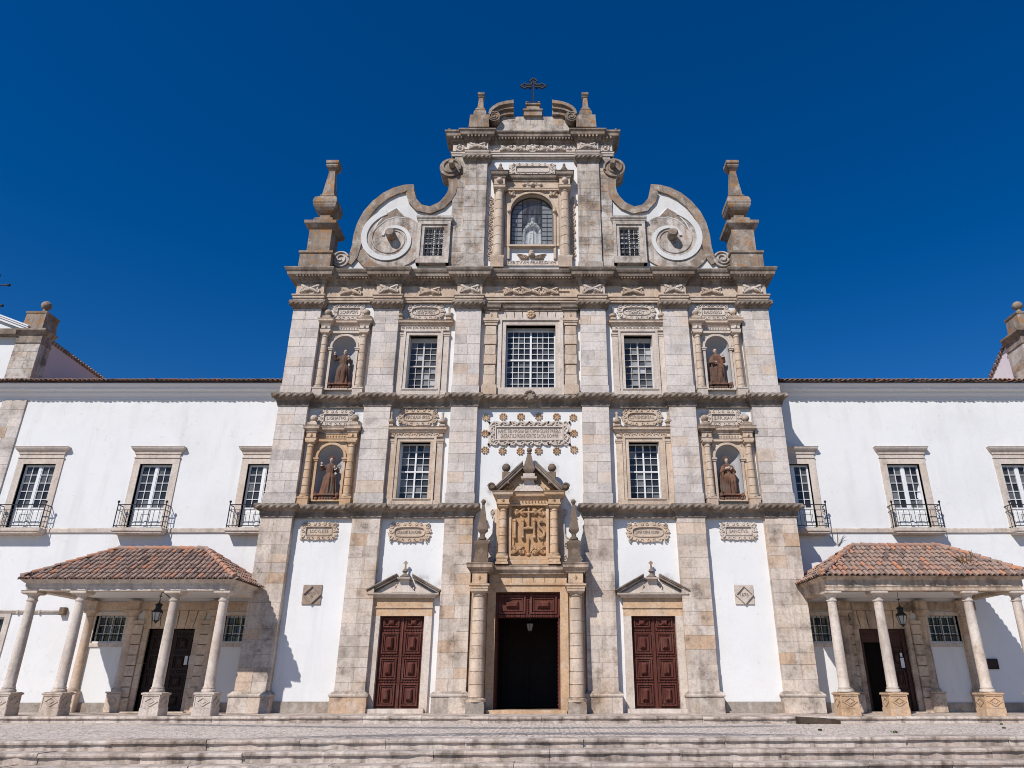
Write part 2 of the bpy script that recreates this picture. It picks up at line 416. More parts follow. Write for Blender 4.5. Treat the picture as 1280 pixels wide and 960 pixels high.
    def tube(s, pts, r, seg=8, tone=None, closed=False):
        pts = [Vector(p) for p in pts]; n = len(pts)
        rs = r if isinstance(r, (list, tuple)) else [r] * n
        vs = []; prev = None
        for i, p in enumerate(pts):
            a = pts[i - 1] if (i > 0 or closed) else p
            b = pts[(i + 1) % n] if (i < n - 1 or closed) else p
            d = (b - a).normalized()
            if prev is None:
                u = d.cross(Vector((0, 1, 0)))
                if u.length < 0.1: u = d.cross(Vector((1, 0, 0)))
            else:
                u = prev - d * prev.dot(d)
            u.normalize(); prev = u
            w_ = d.cross(u)
            for k in range(seg):
                t = 2 * PI * k / seg
                vs.append(p + (u * math.cos(t) + w_ * math.sin(t)) * rs[i])
        fs = []
        m = n if closed else n - 1
        for i in range(m):
            j = (i + 1) % n
            for k in range(seg):
                k2 = (k + 1) % seg
                fs.append((i * seg + k, i * seg + k2, j * seg + k2, j * seg + k))
        if not closed:
            fs.append(list(range(seg - 1, -1, -1))); fs.append(list(range((n - 1) * seg, n * seg)))
        return s.add(vs, fs, tone, True)
    def sweep(s, path, prof, block=1.15, tone=None):
        # profile (offset, z) along an xy path, mitred; outward is to the right-hand side of travel
        P = [Vector((p[0], p[1])) for p in path]; n = len(P)
        off = []
        for i in range(n):
            ns = []
            if i > 0: d = (P[i] - P[i - 1]).normalized(); ns.append(Vector((d.y, -d.x)))
            if i < n - 1: d = (P[i + 1] - P[i]).normalized(); ns.append(Vector((d.y, -d.x)))
            off.append(ns[0] if len(ns) == 1 else (ns[0] + ns[1]) / (1 + ns[0].dot(ns[1])))
        k = len(prof)
        for i in range(n - 1):
            A = [(P[i].x + off[i].x * o, P[i].y + off[i].y * o, z) for o, z in prof]
            B = [(P[i + 1].x + off[i + 1].x * o, P[i + 1].y + off[i + 1].y * o, z) for o, z in prof]
            m = max(1, int(round((P[i + 1] - P[i]).length / block)))
            cuts = [0.0] + [(q + rnd.uniform(-0.2, 0.2)) / m for q in range(1, m)] + [1.0]
            for q in range(m):
                a, b = cuts[q], cuts[q + 1]
                dz = rnd.uniform(-0.006, 0.006) if m > 1 else 0
                vs = []
                for t in (a, b):
                    vs += [(A[e][0] + (B[e][0] - A[e][0]) * t, A[e][1] + (B[e][1] - A[e][1]) * t, A[e][2] + dz) for e in range(k)]
                fs = [(e, k + e, k + e + 1, e + 1) for e in range(k - 1)]
                s.add(vs, fs, tone)
        return s
    def rope(s, path, o, z, R, pitch=0.27, lobes=3, back=1.0):
        P = [Vector((p[0], p[1])) for p in path]; n = len(P)
        for i in range(n - 1):
            d = P[i + 1] - P[i]
            if abs(d.x) < 0.3: continue
            def ext(a, b, c):
                cr = (b - a).normalized(); cd = (c - b).normalized()
                return o if cr.x * cd.y - cr.y * cd.x > 0 else -o
            e0 = ext(P[i - 1], P[i], P[i + 1]) if i > 0 else 0
            e1 = ext(P[i], P[i + 1], P[i + 2]) if i < n - 2 else 0
            x0, x1, y = P[i].x - e0, P[i + 1].x + e1, P[i].y - o
            st = max(4, int((x1 - x0) / 0.04)); seg = 16
            vs, fs = [], []
            for q in range(st + 1):
                x = x0 + (x1 - x0) * q / st
                jr = 1 + 0.05 * math.sin(x * 3.1) + 0.04 * math.sin(x * 7.7)
                for k in range(seg):
                    a = 2 * PI * k / seg
                    ph = lobes * a + 2 * PI * x / pitch
                    r = R * jr * (0.60 + 0.50 * abs(math.sin(ph / 2)))
                    vs.append((x, y + r * math.cos(a), z + r * math.sin(a)))
            for q in range(st):
                for k in range(seg):
                    k2 = (k + 1) % seg
                    fs.append((q * seg + k, q * seg + k2, (q + 1) * seg + k2, (q + 1) * seg + k))
            fs.append(list(range(seg))); fs.append(list(range(st * seg, (st + 1) * seg)))
            s.add(vs, fs, None, True)
        return s
    def build(s, name, mat, parent=None, loc=(0, 0, 0), rot=0.0):
        me = bpy.data.meshes.new(name)
        me.from_pydata(s.v, [], s.f)
        at = me.attributes.new('tone', 'FLOAT', 'FACE')
        at.data.foreach_set('value', s.t)
        me.polygons.foreach_set('use_smooth', s.s)
        bm = bmesh.new(); bm.from_mesh(me)
        bmesh.ops.recalc_face_normals(bm, faces=bm.faces)
        bm.to_mesh(me); bm.free()
        if any(s.s): me.set_sharp_from_angle(angle=math.radians(42))
        me.materials.append(M[mat] if isinstance(mat, str) else mat)
        o = bpy.data.objects.new(name, me)
        COL.objects.link(o)
        o.location = loc; o.rotation_euler = (0, 0, rot)
        if parent is not None: o.parent = parent
        return o

def tag(o, label=None, cat=None, group=None, kind=None):
    if label: o['label'] = label
    if cat: o['category'] = cat
    if group: o['group'] = group
    if kind: o['kind'] = kind
    return o
def thing(name, label, cat, loc=(0, 0, 0), group=None):
    o = bpy.data.objects.new(name, None); COL.objects.link(o); o.location = loc
    o.empty_display_size = 0.3
    return tag(o, label, cat, group)
def text(body, width, height, mat, parent, loc, name='inscription'):
    cu = bpy.data.curves.new(name, 'FONT')
    cu.body = body; cu.size = 1.0; cu.extrude = 0.012; cu.align_x = 'CENTER'; cu.align_y = 'CENTER'
    cu.resolution_u = 3; cu.space_line = 0.85
    t = bpy.data.objects.new('tmp', cu); COL.objects.link(t)
    bpy.context.view_layer.update()
    me = bpy.data.meshes.new_from_object(t.evaluated_get(bpy.context.evaluated_depsgraph_get()))
    bpy.data.objects.remove(t); bpy.data.curves.remove(cu)
    xs = [v.co.x for v in me.vertices]; ys = [v.co.y for v in me.vertices]
    cx, cy = (max(xs) + min(xs)) / 2, (max(ys) + min(ys)) / 2
    sx, sy = width / (max(xs) - min(xs)), height / (max(ys) - min(ys))
    for v in me.vertices:
        v.co = ((v.co.x - cx) * sx, -v.co.z, (v.co.y - cy) * sy)
    me.name = name
    me.materials.append(M[mat])
    o = bpy.data.objects.new(name, me); COL.objects.link(o)
    o.location = loc
    if parent is not None: o.parent = parent
    return o

def arc(cx, cz, r, a0, a1, n=16, rz=None):
    rz = r if rz is None else rz
    return [(cx + r * math.cos(math.radians(a0 + (a1 - a0) * i / n)), cz + rz * math.sin(math.radians(a0 + (a1 - a0) * i / n))) for i in range(n + 1)]
def spiral(cx, cz, r0, r1, a0, a1, n=28):
    return [(cx + (r0 + (r1 - r0) * i / n) * math.cos(math.radians(a0 + (a1 - a0) * i / n)), cz + (r0 + (r1 - r0) * i / n) * math.sin(math.radians(a0 + (a1 - a0) * i / n))) for i in range(n + 1)]
def t3(pts, y): return [(x, y, z) for x, z in pts]

def ashlar(mb, x0, x1, z0, z1, y0, y1, rough=0.0, g=0.006):
    z = z0
    mb.box(x0 + 0.02, x1 - 0.02, y0 + 0.012, y1 - 0.01, z0, z1, 0.05)
    while z < z1 - 0.05:
        h = rnd.uniform(0.36, 0.60)
        if z1 - z - h < 0.25: h = z1 - z
        wd = x1 - x0
        m = max(1, int(round(wd / rnd.uniform(0.55, 0.95))))
        cuts = [x0] + sorted(x0 + wd * (q + rnd.uniform(-0.22, 0.22)) / m for q in range(1, m)) + [x1]
        for a, b in zip(cuts[:-1], cuts[1:]):
            r = rnd.random()
            tone = rnd.uniform(0.15, 0.88)
            if r < 0.05 + rough * 0.12: tone = rnd.uniform(0.9, 1.0)
            elif r < 0.13: tone = rnd.uniform(0.0, 0.12)
            d = rnd.uniform(-0.006, 0.008)
            if rnd.random() < rough * 0.25: d += rnd.uniform(0.01, 0.03)
            q = [rnd.uniform(0.3, 1.7) * g for _ in range(4)]
            mb.cham(a + (q[0] if a > x0 + 0.01 else 0), b - (q[1] if b < x1 - 0.01 else 0), y0 + d, y1, z + q[2] / 2, z + h - q[3] / 2, 0.006, tone)
        z += h

def wall_sheet(x0, x1, z0, z1, y, holes, depth=0.5):
    mb = MB()
    xs = sorted({x0, x1} | {h[0] for h in holes} | {h[1] for h in holes})
    zs = sorted({z0, z1} | {h[2] for h in holes} | {h[3] for h in holes})
    for i in range(len(xs) - 1):
        for j in range(len(zs) - 1):
            cx, cz = (xs[i] + xs[i + 1]) / 2, (zs[j] + zs[j + 1]) / 2
            if any(h[0] < cx < h[1] and h[2] < cz < h[3] for h in holes): continue
            mb.add([(xs[i], y, zs[j]), (xs[i + 1], y, zs[j]), (xs[i + 1], y, zs[j + 1]), (xs[i], y, zs[j + 1])], [(0, 1, 2, 3)])
    for a, b, c, d in holes:
        Y = y + depth
        for q in ([(a, y, c), (a, y, d), (a, Y, d), (a, Y, c)], [(b, y, c), (b, Y, c), (b, Y, d), (b, y, d)],
                  [(a, y, d), (b, y, d), (b, Y, d), (a, Y, d)], [(a, y, c), (a, Y, c), (b, Y, c), (b, y, c)]):
            mb.add(q, [(0, 1, 2, 3)])
    return mb
def frame(mb, x0, x1, z0, z1, w_, y0, y1, bottom=True, tone=None):
    mb.box(x0, x0 + w_, y0, y1, z0, z1, tone); mb.box(x1 - w_, x1, y0, y1, z0, z1, tone)
    mb.box(x0 + w_, x1 - w_, y0, y1, z1 - w_, z1, tone)
    if bottom: mb.box(x0 + w_, x1 - w_, y0, y1, z0, z0 + w_, tone)

def panes(x0, x1, z0, z1, y, nx, nz, tilt=0.02):
    mb = MB()
    for i in range(nx):
        for j in range(nz):
            a, b = x0 + (x1 - x0) * i / nx, x0 + (x1 - x0) * (i + 1) / nx
            c, d = z0 + (z1 - z0) * j / nz, z0 + (z1 - z0) * (j + 1) / nz
            u, v = rnd.uniform(-tilt, tilt) * 0.3, rnd.uniform(-tilt, tilt) * 0.3
            mb.add([(a, y - u - v, c), (b, y + u - v, c), (b, y + u + v, d), (a, y - u + v, d)], [(0, 1, 2, 3)], rnd.random() ** 1.5)
    return mb
def lattice(mb, x0, x1, z0, z1, y0, y1, nx, nz, w_):
    for i in range(1, nx):
        x = x0 + (x1 - x0) * i / nx
        mb.box(x - w_ / 2, x + w_ / 2, y0, y1, z0, z1)
    for j in range(1, nz):
        z = z0 + (z1 - z0) * j / nz
        mb.box(x0, x1, y0 + 0.003, y1 + 0.003, z - w_ / 2, z + w_ / 2)

def curl(mb, cx, cz, r, y, sgn=1, a0=0, turns=1.25, th=0.05, tone=None):
    sp = spiral(0, 0, r, r * 0.22, a0, a0 + 360 * turns, int(14 * turns) + 4)
    pts = [(cx + sgn * x, y, cz + z) for x, z in sp]
    n = len(pts)
    mb.tube(pts, [th * (1.0 - 0.45 * i / n) for i in range(n)], 6, tone)
def leaf(mb, x, z, ang, L, wd, y, tone=None):
    c, s_ = math.cos(ang), math.sin(ang)
    pts = []
    for u, v in ((0, 0.35), (0.3, 1), (0.65, 0.75), (1, 0), (0.65, -0.75), (0.3, -1), (0, -0.35)):
        pts.append((x + c * u * L - s_ * v * wd, z + s_ * u * L + c * v * wd))
    vs = [(px, y + 0.05, pz) for px, pz in pts] + [(x + c * 0.1 * L, y - 0.02, z + s_ * 0.1 * L), (x + c * 0.6 * L, y - 0.05, z + s_ * 0.6 * L)]
    fs = [(0, 1, 8, 7), (1, 2, 8), (2, 3, 8), (3, 4, 8), (4, 5, 8), (5, 6, 7, 8), (6, 0, 7)]
    mb.add(vs, fs, tone)
def foliage_cross(mb, cx, cz, hw, hh, y):
    # carved knot of four fat curls and overlapping leaves round a boss
    r_ = random.Random(int((cx * 37 + cz * 101) * 10))
    for sx in (-1, 1):
        for sz in (-1, 1):
            mb.tube([(cx, y, cz), (cx + sx * hw * 0.45, y - 0.05, cz + sz * hh * 0.30), (cx + sx * hw * 0.9, y - 0.01, cz + sz * hh * r_.uniform(0.65, 0.95))], [0.06, 0.085, 0.04], 7)
            curl(mb, cx + sx * hw * 0.72, cz + sz * hh * 0.40, hh * 0.46, y - 0.01, sx, 40 * sz, 1.0, 0.058)
            for q in range(3):
                leaf(mb, cx + sx * hw * r_.uniform(0.1, 0.6), cz + sz * hh * r_.uniform(0.0, 0.4), math.atan2(sz * hh * r_.uniform(0.2, 1.2), sx * hw * r_.uniform(0.2, 0.8)), hh * r_.uniform(0.6, 1.0), 0.09, y - r_.uniform(0, 0.05))
        mb.ball((cx + sx * hw * r_.uniform(0.35, 0.55), y, cz + hh * r_.uniform(-0.2, 0.2)), hh * 0.26, 8, 5)
    mb.ball((cx, y - 0.01, cz), min(hh, hw) * 0.36, 10, 6)

def cartouche(parent, cx, cz, hw, hh, y, oval, mat, words, tw=None, warm=False):
    mb = MB()
    # scalloped plate
    n = 120; out_, inn = [], []
    for i in range(n):
        a = 2 * PI * i / n
        ca, sa = math.cos(a), math.sin(a)
        p = 2.6 if oval else 7.0
        k = (abs(ca) ** p + abs(sa) ** p) ** (-1 / p)
        sc = 1 + 0.045 * math.sin(a * 18 + 1) + 0.03 * math.sin(a * 10)
        out_.append((cx + hw * k * ca * sc, cz + hh * k * sa * sc))
        p2 = 3.4 if oval else 14.0
        k2 = (abs(ca) ** p2 + abs(sa) ** p2) ** (-1 / p2)
        inn.append((cx + hw * 0.70 * k2 * ca, cz + hh * 0.48 * k2 * sa))
    mb.band(out_, inn, y - 0.07, y, 0.5, True)
    mb.prism(inn, y - 0.025, y - 0.002, 0.6)
    m = 15
    rim = [(x + (x - cx) * 0.03, z + (z - cz) * 0.05) for x, z in inn]
    mb.tube([(x, y - 0.085, z) for x, z in rim[::2]], 0.022, 5, 0.4, True)
    for side in (-1, 1):
        for i in range(7):
            t = -0.84 + 1.68 * i / 6
            curl(mb, cx + hw * t, cz + side * hh * 0.80, hh * 0.20, y - 0.08, 1 if i % 2 else -1, 90 * side, 0.9, 0.030)
        for t in (-0.5, 0.05, 0.55):
            curl(mb, cx + side * hw * 0.87, cz + hh * t, hh * 0.22, y - 0.08, side, 180, 0.9, 0.030)
    for sx in (-1, 1):
        for sz in (-1, 1):
            leaf(mb, cx + sx * hw * 0.74, cz + sz * hh * 0.66, math.atan2(sz * hh, sx * hw), hh * 0.5, 0.06, y - 0.09)
    c = mb.build('cartouche', mat, parent)
    if words:
        two = '\n' in words
        text(words, hw * (tw or 1.15), hh * (0.62 if two else 0.40), 'letters', parent, (cx, y - 0.03, cz))
    return c

def ball_finial(parent, x, y, z, r=0.17, mat='warm'):
    mb = MB()
    mb.sq([(r * 1.25, 0), (r * 1.25, 0.10), (r * 0.8, 0.16), (r * 0.45, 0.24)], x, y, z)
    mb.ball((x, y, z + 0.22 + r * 0.9), r)
    return mb.build('ball_finial', mat, parent)
def vase_finial(parent, x, y, z, h=0.72, mat='warm'):
    mb = MB()
    k = h / 0.72
    mb.sq([(0.13 * k, 0), (0.13 * k, 0.07 * k), (0.07 * k, 0.12 * k)], x, y, z)
    mb.lathe([(0.06, 0.12), (0.17, 0.2), (0.185, 0.28), (0.10, 0.34), (0.075, 0.36), (0.055, 0.60), (0.07, 0.63), (0.06, 0.70), (0.01, 0.73)], x, y, z, 12, k, k)
    return mb.build('finial', mat, parent)

# column with drum joints: local z from 0 to h
def drum_column(parent, x, y, z0, z1, r, mat, seg=20, drums=6, name='column'):
    mb = MB(); h = z1 - z0
    prof = [(r * 1.38, 0), (r * 1.38, 0.05), (r * 1.42, 0.09), (r * 1.2, 0.13), (r * 1.08, 0.15)]
    mb.lathe(prof, x, y, z0, seg)
    za, zb = z0 + 0.15, z1 - 0.30 * min(1, h / 2.5)
    rr = lambda t: r * (1.06 - 0.20 * t)
    for i in range(drums):
        a, b = i / drums, (i + 1) / drums
        A, B = za + (zb - za) * a, za + (zb - za) * b
        mb.lathe([(rr(a) - 0.02, A), (rr(a), A + 0.02), (rr(b), B - 0.02), (rr(b) - 0.02, B)], x, y, 0, seg)
    hc = z1 - zb; q = rr(1)
    mb.lathe([(q, zb), (q * 1.12, zb + 0.03), (q * 1.0, zb + 0.06), (q * 1.0, zb + hc * 0.45), (q * 1.35, zb + hc * 0.7)], x, y, 0, seg)
    mb.sq([(q * 1.45, zb + hc * 0.7), (q * 1.5, z1)], x, y, 0)
    return mb.build(name, mat, parent)

# ================================================================== the setting
def structure(o, kind='structure'): o['kind'] = kind; return o
mb = MB(); mb.add([(-900, -900, -1.62), (900, -900, -1.62), (900, 900, -1.62), (-900, 900, -1.62)], [(0, 1, 2, 3)], 0.5)
structure(mb.build('ground', 'ground'))
STEP_SLOPE = 2.1 / 29.0                     # the flight runs slightly askew to the front
def step_line(y0, x): return y0 + STEP_SLOPE * x
# cobbled terrace, falling gently from the church to the flight
mb = MB()
nx = 40
for i in range(nx):
    xa, xb = -60 + 120 * i / nx, -60 + 120 * (i + 1) / nx
    mb.add([(xa, step_line(-10.7, xa) , -0.262), (xb, step_line(-10.7, xb), -0.262), (xb, 1.4, -0.215), (xa, 1.4, -0.215)], [(0, 1, 2, 3)], 0.5)
structure(mb.build('terrace', 'cobble'))

def stone_run(mb, x0, x1, yf, z0, z1, depth, nose=0.055, wear=1.1):
    # kerb or tread stones laid end to end, each with a worn bullnose over a set-back riser
    x = x0
    while x < x1 - 0.05:
        L = rnd.uniform(1.6, 3.4)
        if x1 - x - L < 0.9: L = x1 - x
        dz, dy = rnd.uniform(-0.012, 0.010) * wear, rnd.uniform(-0.02, 0.02) * wear
        st = max(2, int(L / 0.16))
        h = z1 - z0; nt_ = min(0.085, h * 0.42)
        prof = [(nose + 0.012, 0), (nose + 0.012, h - nt_ - 0.012), (0.008, h - nt_), (0.0, h - nt_ * 0.55), (0.010, h - 0.018), (0.035, h - 0.002), (depth, h)]
        k = len(prof); vs = []; fs = []; tone = rnd.random()
        chip = [(rnd.uniform(x, x + L), rnd.uniform(0.06, 0.25), rnd.uniform(0.01, 0.035)) for _ in range(rnd.choice((0, 1, 1, 2)))]
        for q in range(st + 1):
            xx = x + 0.006 + (L - 0.012) * q / st
            wob = 0.007 * math.sin(xx * 5.3) + 0.005 * math.sin(xx * 13.1 + 1) + rnd.uniform(-0.004, 0.004)
            for c, r_, d_ in chip:
                wob += d_ * max(0, 1 - abs(xx - c) / r_)
            for o, z in prof:
                e = wob * wear if o < nose else 0
                vs.append((xx, yf(xx) + o + dy + e, z0 + z + (dz if z > 0 else 0) - (e * 0.5 if z > h * 0.8 and o < depth else 0)))
        for q in range(st):
            fs += [(q * k + e, (q + 1) * k + e, (q + 1) * k + e + 1, q * k + e + 1) for e in range(k - 1)]
        fs.append(list(range(k))); fs.append(list(range(st * k, (st + 1) * k)))
        mb.add(vs, fs, tone)
        x += L
mb = MB()
lv = [-0.25, -0.475, -0.71, -0.94, -1.17, -1.40, -1.62]
for i in range(6):
    yk = -11.25 - 0.66 * i
    stone_run(mb, -34, 34, lambda x, yk=yk: step_line(yk, x), lv[i + 1] - 0.01, lv[i], 0.75)
structure(mb.build('steps', 'step'))
mb = MB()
stone_run(mb, -11.1, 11.12, lambda x: -3.3, -0.26, 0.0, 0.62, wear=1.3)
y_ = -2.68
mb.box(-11.1, 11.12, -2.69, 1.2, -0.26, -0.004, 0.5)
structure(mb.build('church_platform', 'step'))
mb = MB()
for x0, x1 in ((-30, -11.12), (11.14, 30)):
    stone_run(mb, x0, x1, lambda x: -3.1, -0.26, -0.012, 0.55, wear=0.6)
    mb.box(x0, x1, -2.56, 1.6, -0.26, -0.016, 0.5)
structure(mb.build('porch_platform', 'step'))

# ================================================================== the church
church = thing('church', 'tall baroque church front with stone pilasters, statue niches and scrolled gable', 'church')
PIL = [(2.45, 3.70), (6.52, 7.76), (10.40, 11.78)]
WY = 0.35
def bay_path(y, yb, xe=11.78, back=1.4, full=True):
    pts = [(-xe, back), (-xe, y)]
    for a, b in reversed(PIL):
        if b != 11.78: pts += [(-b, yb), (-b, y)]
        pts += [(-a, y), (-a, yb)]
    left = pts[:]
    right = [(-x, yy) for x, yy in reversed(left)]
    return left + right if full else (left, right)

holes = []
for s in (-1, 1):
    for c, hw, a, b in ((5.27, 0.69, 8.74, 11.42), (5.27, 0.69, 14.05, 16.93), (9.1, 0.64, 8.60, 11.32), (9.1, 0.64, 13.98, 16.92), (5.28, 0.94, 0.0, 3.72)):
        holes.append((s * c - hw, s * c + hw, a, b))
holes += [(-1.22, 1.22, 14.1, 17.5), (-1.36, 1.36, 0.0, 4.68)]
wall_sheet(-11.6, 11.6, 0.0, 18.8, WY, holes).build('wall', 'church_white', church)
for a, b in ((-10.4, -7.76), (7.76, 10.4)):
    MB().box(a, b, 0.30, 0.36, 0.0, 0.42).build('plinth_band', 'plinth', church)
# body of the church behind the front
mb = MB()
mb.add([(-11.55, 1.3, -0.2), (11.55, 1.3, -0.2), (11.55, 40, -0.2), (-11.55, 40, -0.2), (-11.55, 1.3, 19.4), (11.55, 1.3, 19.4), (11.55, 40, 19.4), (-11.55, 40, 19.4)],
       [(1, 2, 6, 5), (2, 3, 7, 6), (3, 0, 4, 7)], 0.5)
mb.build('nave', 'white_moulding', church)
mb = MB()
mb.prism([(-12.0, 19.4), (0, 22.4), (12.0, 19.4), (11.9, 19.2), (-11.9, 19.2)], 1.5, 40.3, 0.4)
mb.build('nave_roof', 'tile', church)

# pilasters, storey by storey
for s in (-1, 1):
    for k, (a, b) in enumerate(PIL):
        x0, x1 = (a, b) if s > 0 else (-b, -a)
        y1 = 1.9 if k == 2 else 0.5
        mb = MB(); ashlar(mb, x0, x1, 0.74, 7.86, 0.0, y1, rough=0.9 if k == 2 else 0.45)
        p = mb.build('pilaster', 'ashlar_warm', church)
        mb = MB()
        e = 0.13
        ashlar(mb, x0 - e, x1 + e, -0.01, 0.60, -0.15, y1 - 0.02, rough=0.8)
        mb.sweep([(x0 - e, y1 - 0.04), (x0 - e, -0.15), (x1 + e, -0.15), (x1 + e, y1 - 0.04)], [(0.0, 0.60), (0.035, 0.61), (0.045, 0.66), (0.03, 0.70), (-0.10, 0.80), (-0.13, 0.80), (-0.2, 0.80)], 0.7)
        mb.build('pedestal', 'ashlar_warm', p)
        mb = MB(); ashlar(mb, x0, x1, 8.95, 13.12, 0.0, y1)
        mb.box(x0 - 0.035, x1 + 0.035, -0.035, y1 - 0.01, 8.40, 8.93, 0.1)
        mb.build('pilaster', 'ashlar', church)
        mb = MB(); ashlar(mb, x0, x1, 14.15, 18.30, 0.0, y1)
        mb.box(x0 - 0.035, x1 + 0.035, -0.035, y1 - 0.01, 13.65, 14.13, 0.25)
        mb.build('pilaster', 'ashlar', church)
        # capital with its rope moulding
        mb = MB()
        path = [(x0, y1 - 0.1), (x0, 0.0), (x1, 0.0), (x1, y1 - 0.1)]
        mb.sweep(path, [(-0.02, 18.24), (0.04, 18.26), (0.05, 18.32), (0.10, 18.36), (0.17, 18.44), (0.20, 18.60), (0.20, 18.68), (0.02, 18.70), (-0.3, 18.70)], 0.8)
        mb.rope(path, 0.185, 18.50, 0.105, 0.24)
        mb.build('capital', 'rope', church)

# rope string courses
RP = lambda z: [(0.02, z), (0.05, z), (0.05, z + 0.10), (0.075, z + 0.11), (0.075, z + 0.24), (0.14, z + 0.29), (0.24, z + 0.36), (0.30, z + 0.46), (0.22, z + 0.58), (-0.35, z + 0.72)]
L_, R_ = bay_path(0.0, 0.24, full=False)
for pth in (L_[:-1] + [(-2.45, 0.0), (-2.45, 0.36)], [(2.45, 0.36), (2.45, 0.0)] + R_[1:]):
    q = [p for i, p in enumerate(pth) if i == 0 or p != pth[i - 1]]
    mb = MB(); mb.sweep(q, RP(7.85), 1.3); mb.rope(q, 0.265, 8.30, 0.118, 0.31)
    mb.build('rope_cornice', 'rope', church)
mb = MB(); q = bay_path(0.0, 0.24)
mb.sweep(q, RP(13.10), 1.3); mb.rope(q, 0.265, 13.55, 0.118, 0.31)
mb.build('rope_cornice', 'rope', church)
mb = MB()
mb.lathe([(0.30, 0), (0.30, 0.08), (0.22, 0.14), (0.1, 0.16)], 0, 0, 0, 12)
for v in range(len(mb.v)):
    x, y, z = mb.v[v]; mb.v[v] = (x, -0.06 - z, 13.55 + y)
for i in range(8):
    a = 2 * PI * i / 8; mb.ball((0.2 * math.cos(a), -0.2, 13.55 + 0.2 * math.sin(a)), 0.085, 8, 5)
mb.build('rope_boss', 'rope', church)

# main entablature
q = bay_path(-0.02, 0.20)
mb = MB()
mb.sweep(q, [(0.0, 18.70), (0.05, 18.72), (0.05, 18.82), (0.10, 18.84), (0.10, 18.95), (0.15, 18.98), (0.15, 19.03), (0.0, 19.06)], 1.0)
mb.build('architrave', 'warm', church)
mb = MB(); mb.sweep(q, [(0.0, 19.05), (0.0, 19.68)], 0.8)
mb.build('frieze', 'warm', church)
mb = MB()
mb.sweep(q, [(0.0, 19.66), (0.05, 19.68), (0.05, 19.74), (0.10, 19.76), (0.12, 19.88), (0.22, 19.92), (0.26, 19.98), (0.42, 20.02), (0.44, 20.18), (0.50, 20.22), (0.55, 20.32), (0.55, 20.38), (0.2, 20.46), (-1.2, 20.52)], 1.1)
for i in range(len(q) - 1):
    (xa, ya), (xb, yb) = q[i], q[i + 1]
    if abs(xb - xa) < 0.3: continue
    n = max(2, int((xb - xa) / 0.15))
    for j in range(n):
        x = xa + (xb - xa) * (j + 0.5) / n
        mb.box(x - 0.040, x + 0.040, ya - 0.39, ya - 0.24, 19.935, 20.005)
mb.build('cornice', 'rope', church)
for s in (-1, 1):
    for k, (a, b) in enumerate(PIL):
        mb = MB(); c = s * (a + b) / 2
        foliage_cross(mb, c, 19.36, 0.50, 0.26, -0.06)
        mb.build('frieze_carving', 'cream', church)
    for c in (5.11, 9.08):
        mb = MB(); foliage_cross(mb, s * c, 19.36, 0.58, 0.24, 0.15)
        mb.build('frieze_carving', 'warm', church)
mb = MB()
foliage_cross(mb, 0, 19.36, 0.55, 0.25, 0.15)
for s in (-1, 1):
    foliage_cross(mb, s * 0.95, 19.36, 0.42, 0.22, 0.15)
    for i in range(3): leaf(mb, s * (1.3 + 0.18 * i), 19.36, 0 if s > 0 else PI, 0.34, 0.10 - 0.02 * i, 0.16)
mb.build('frieze_carving', 'warm', church)

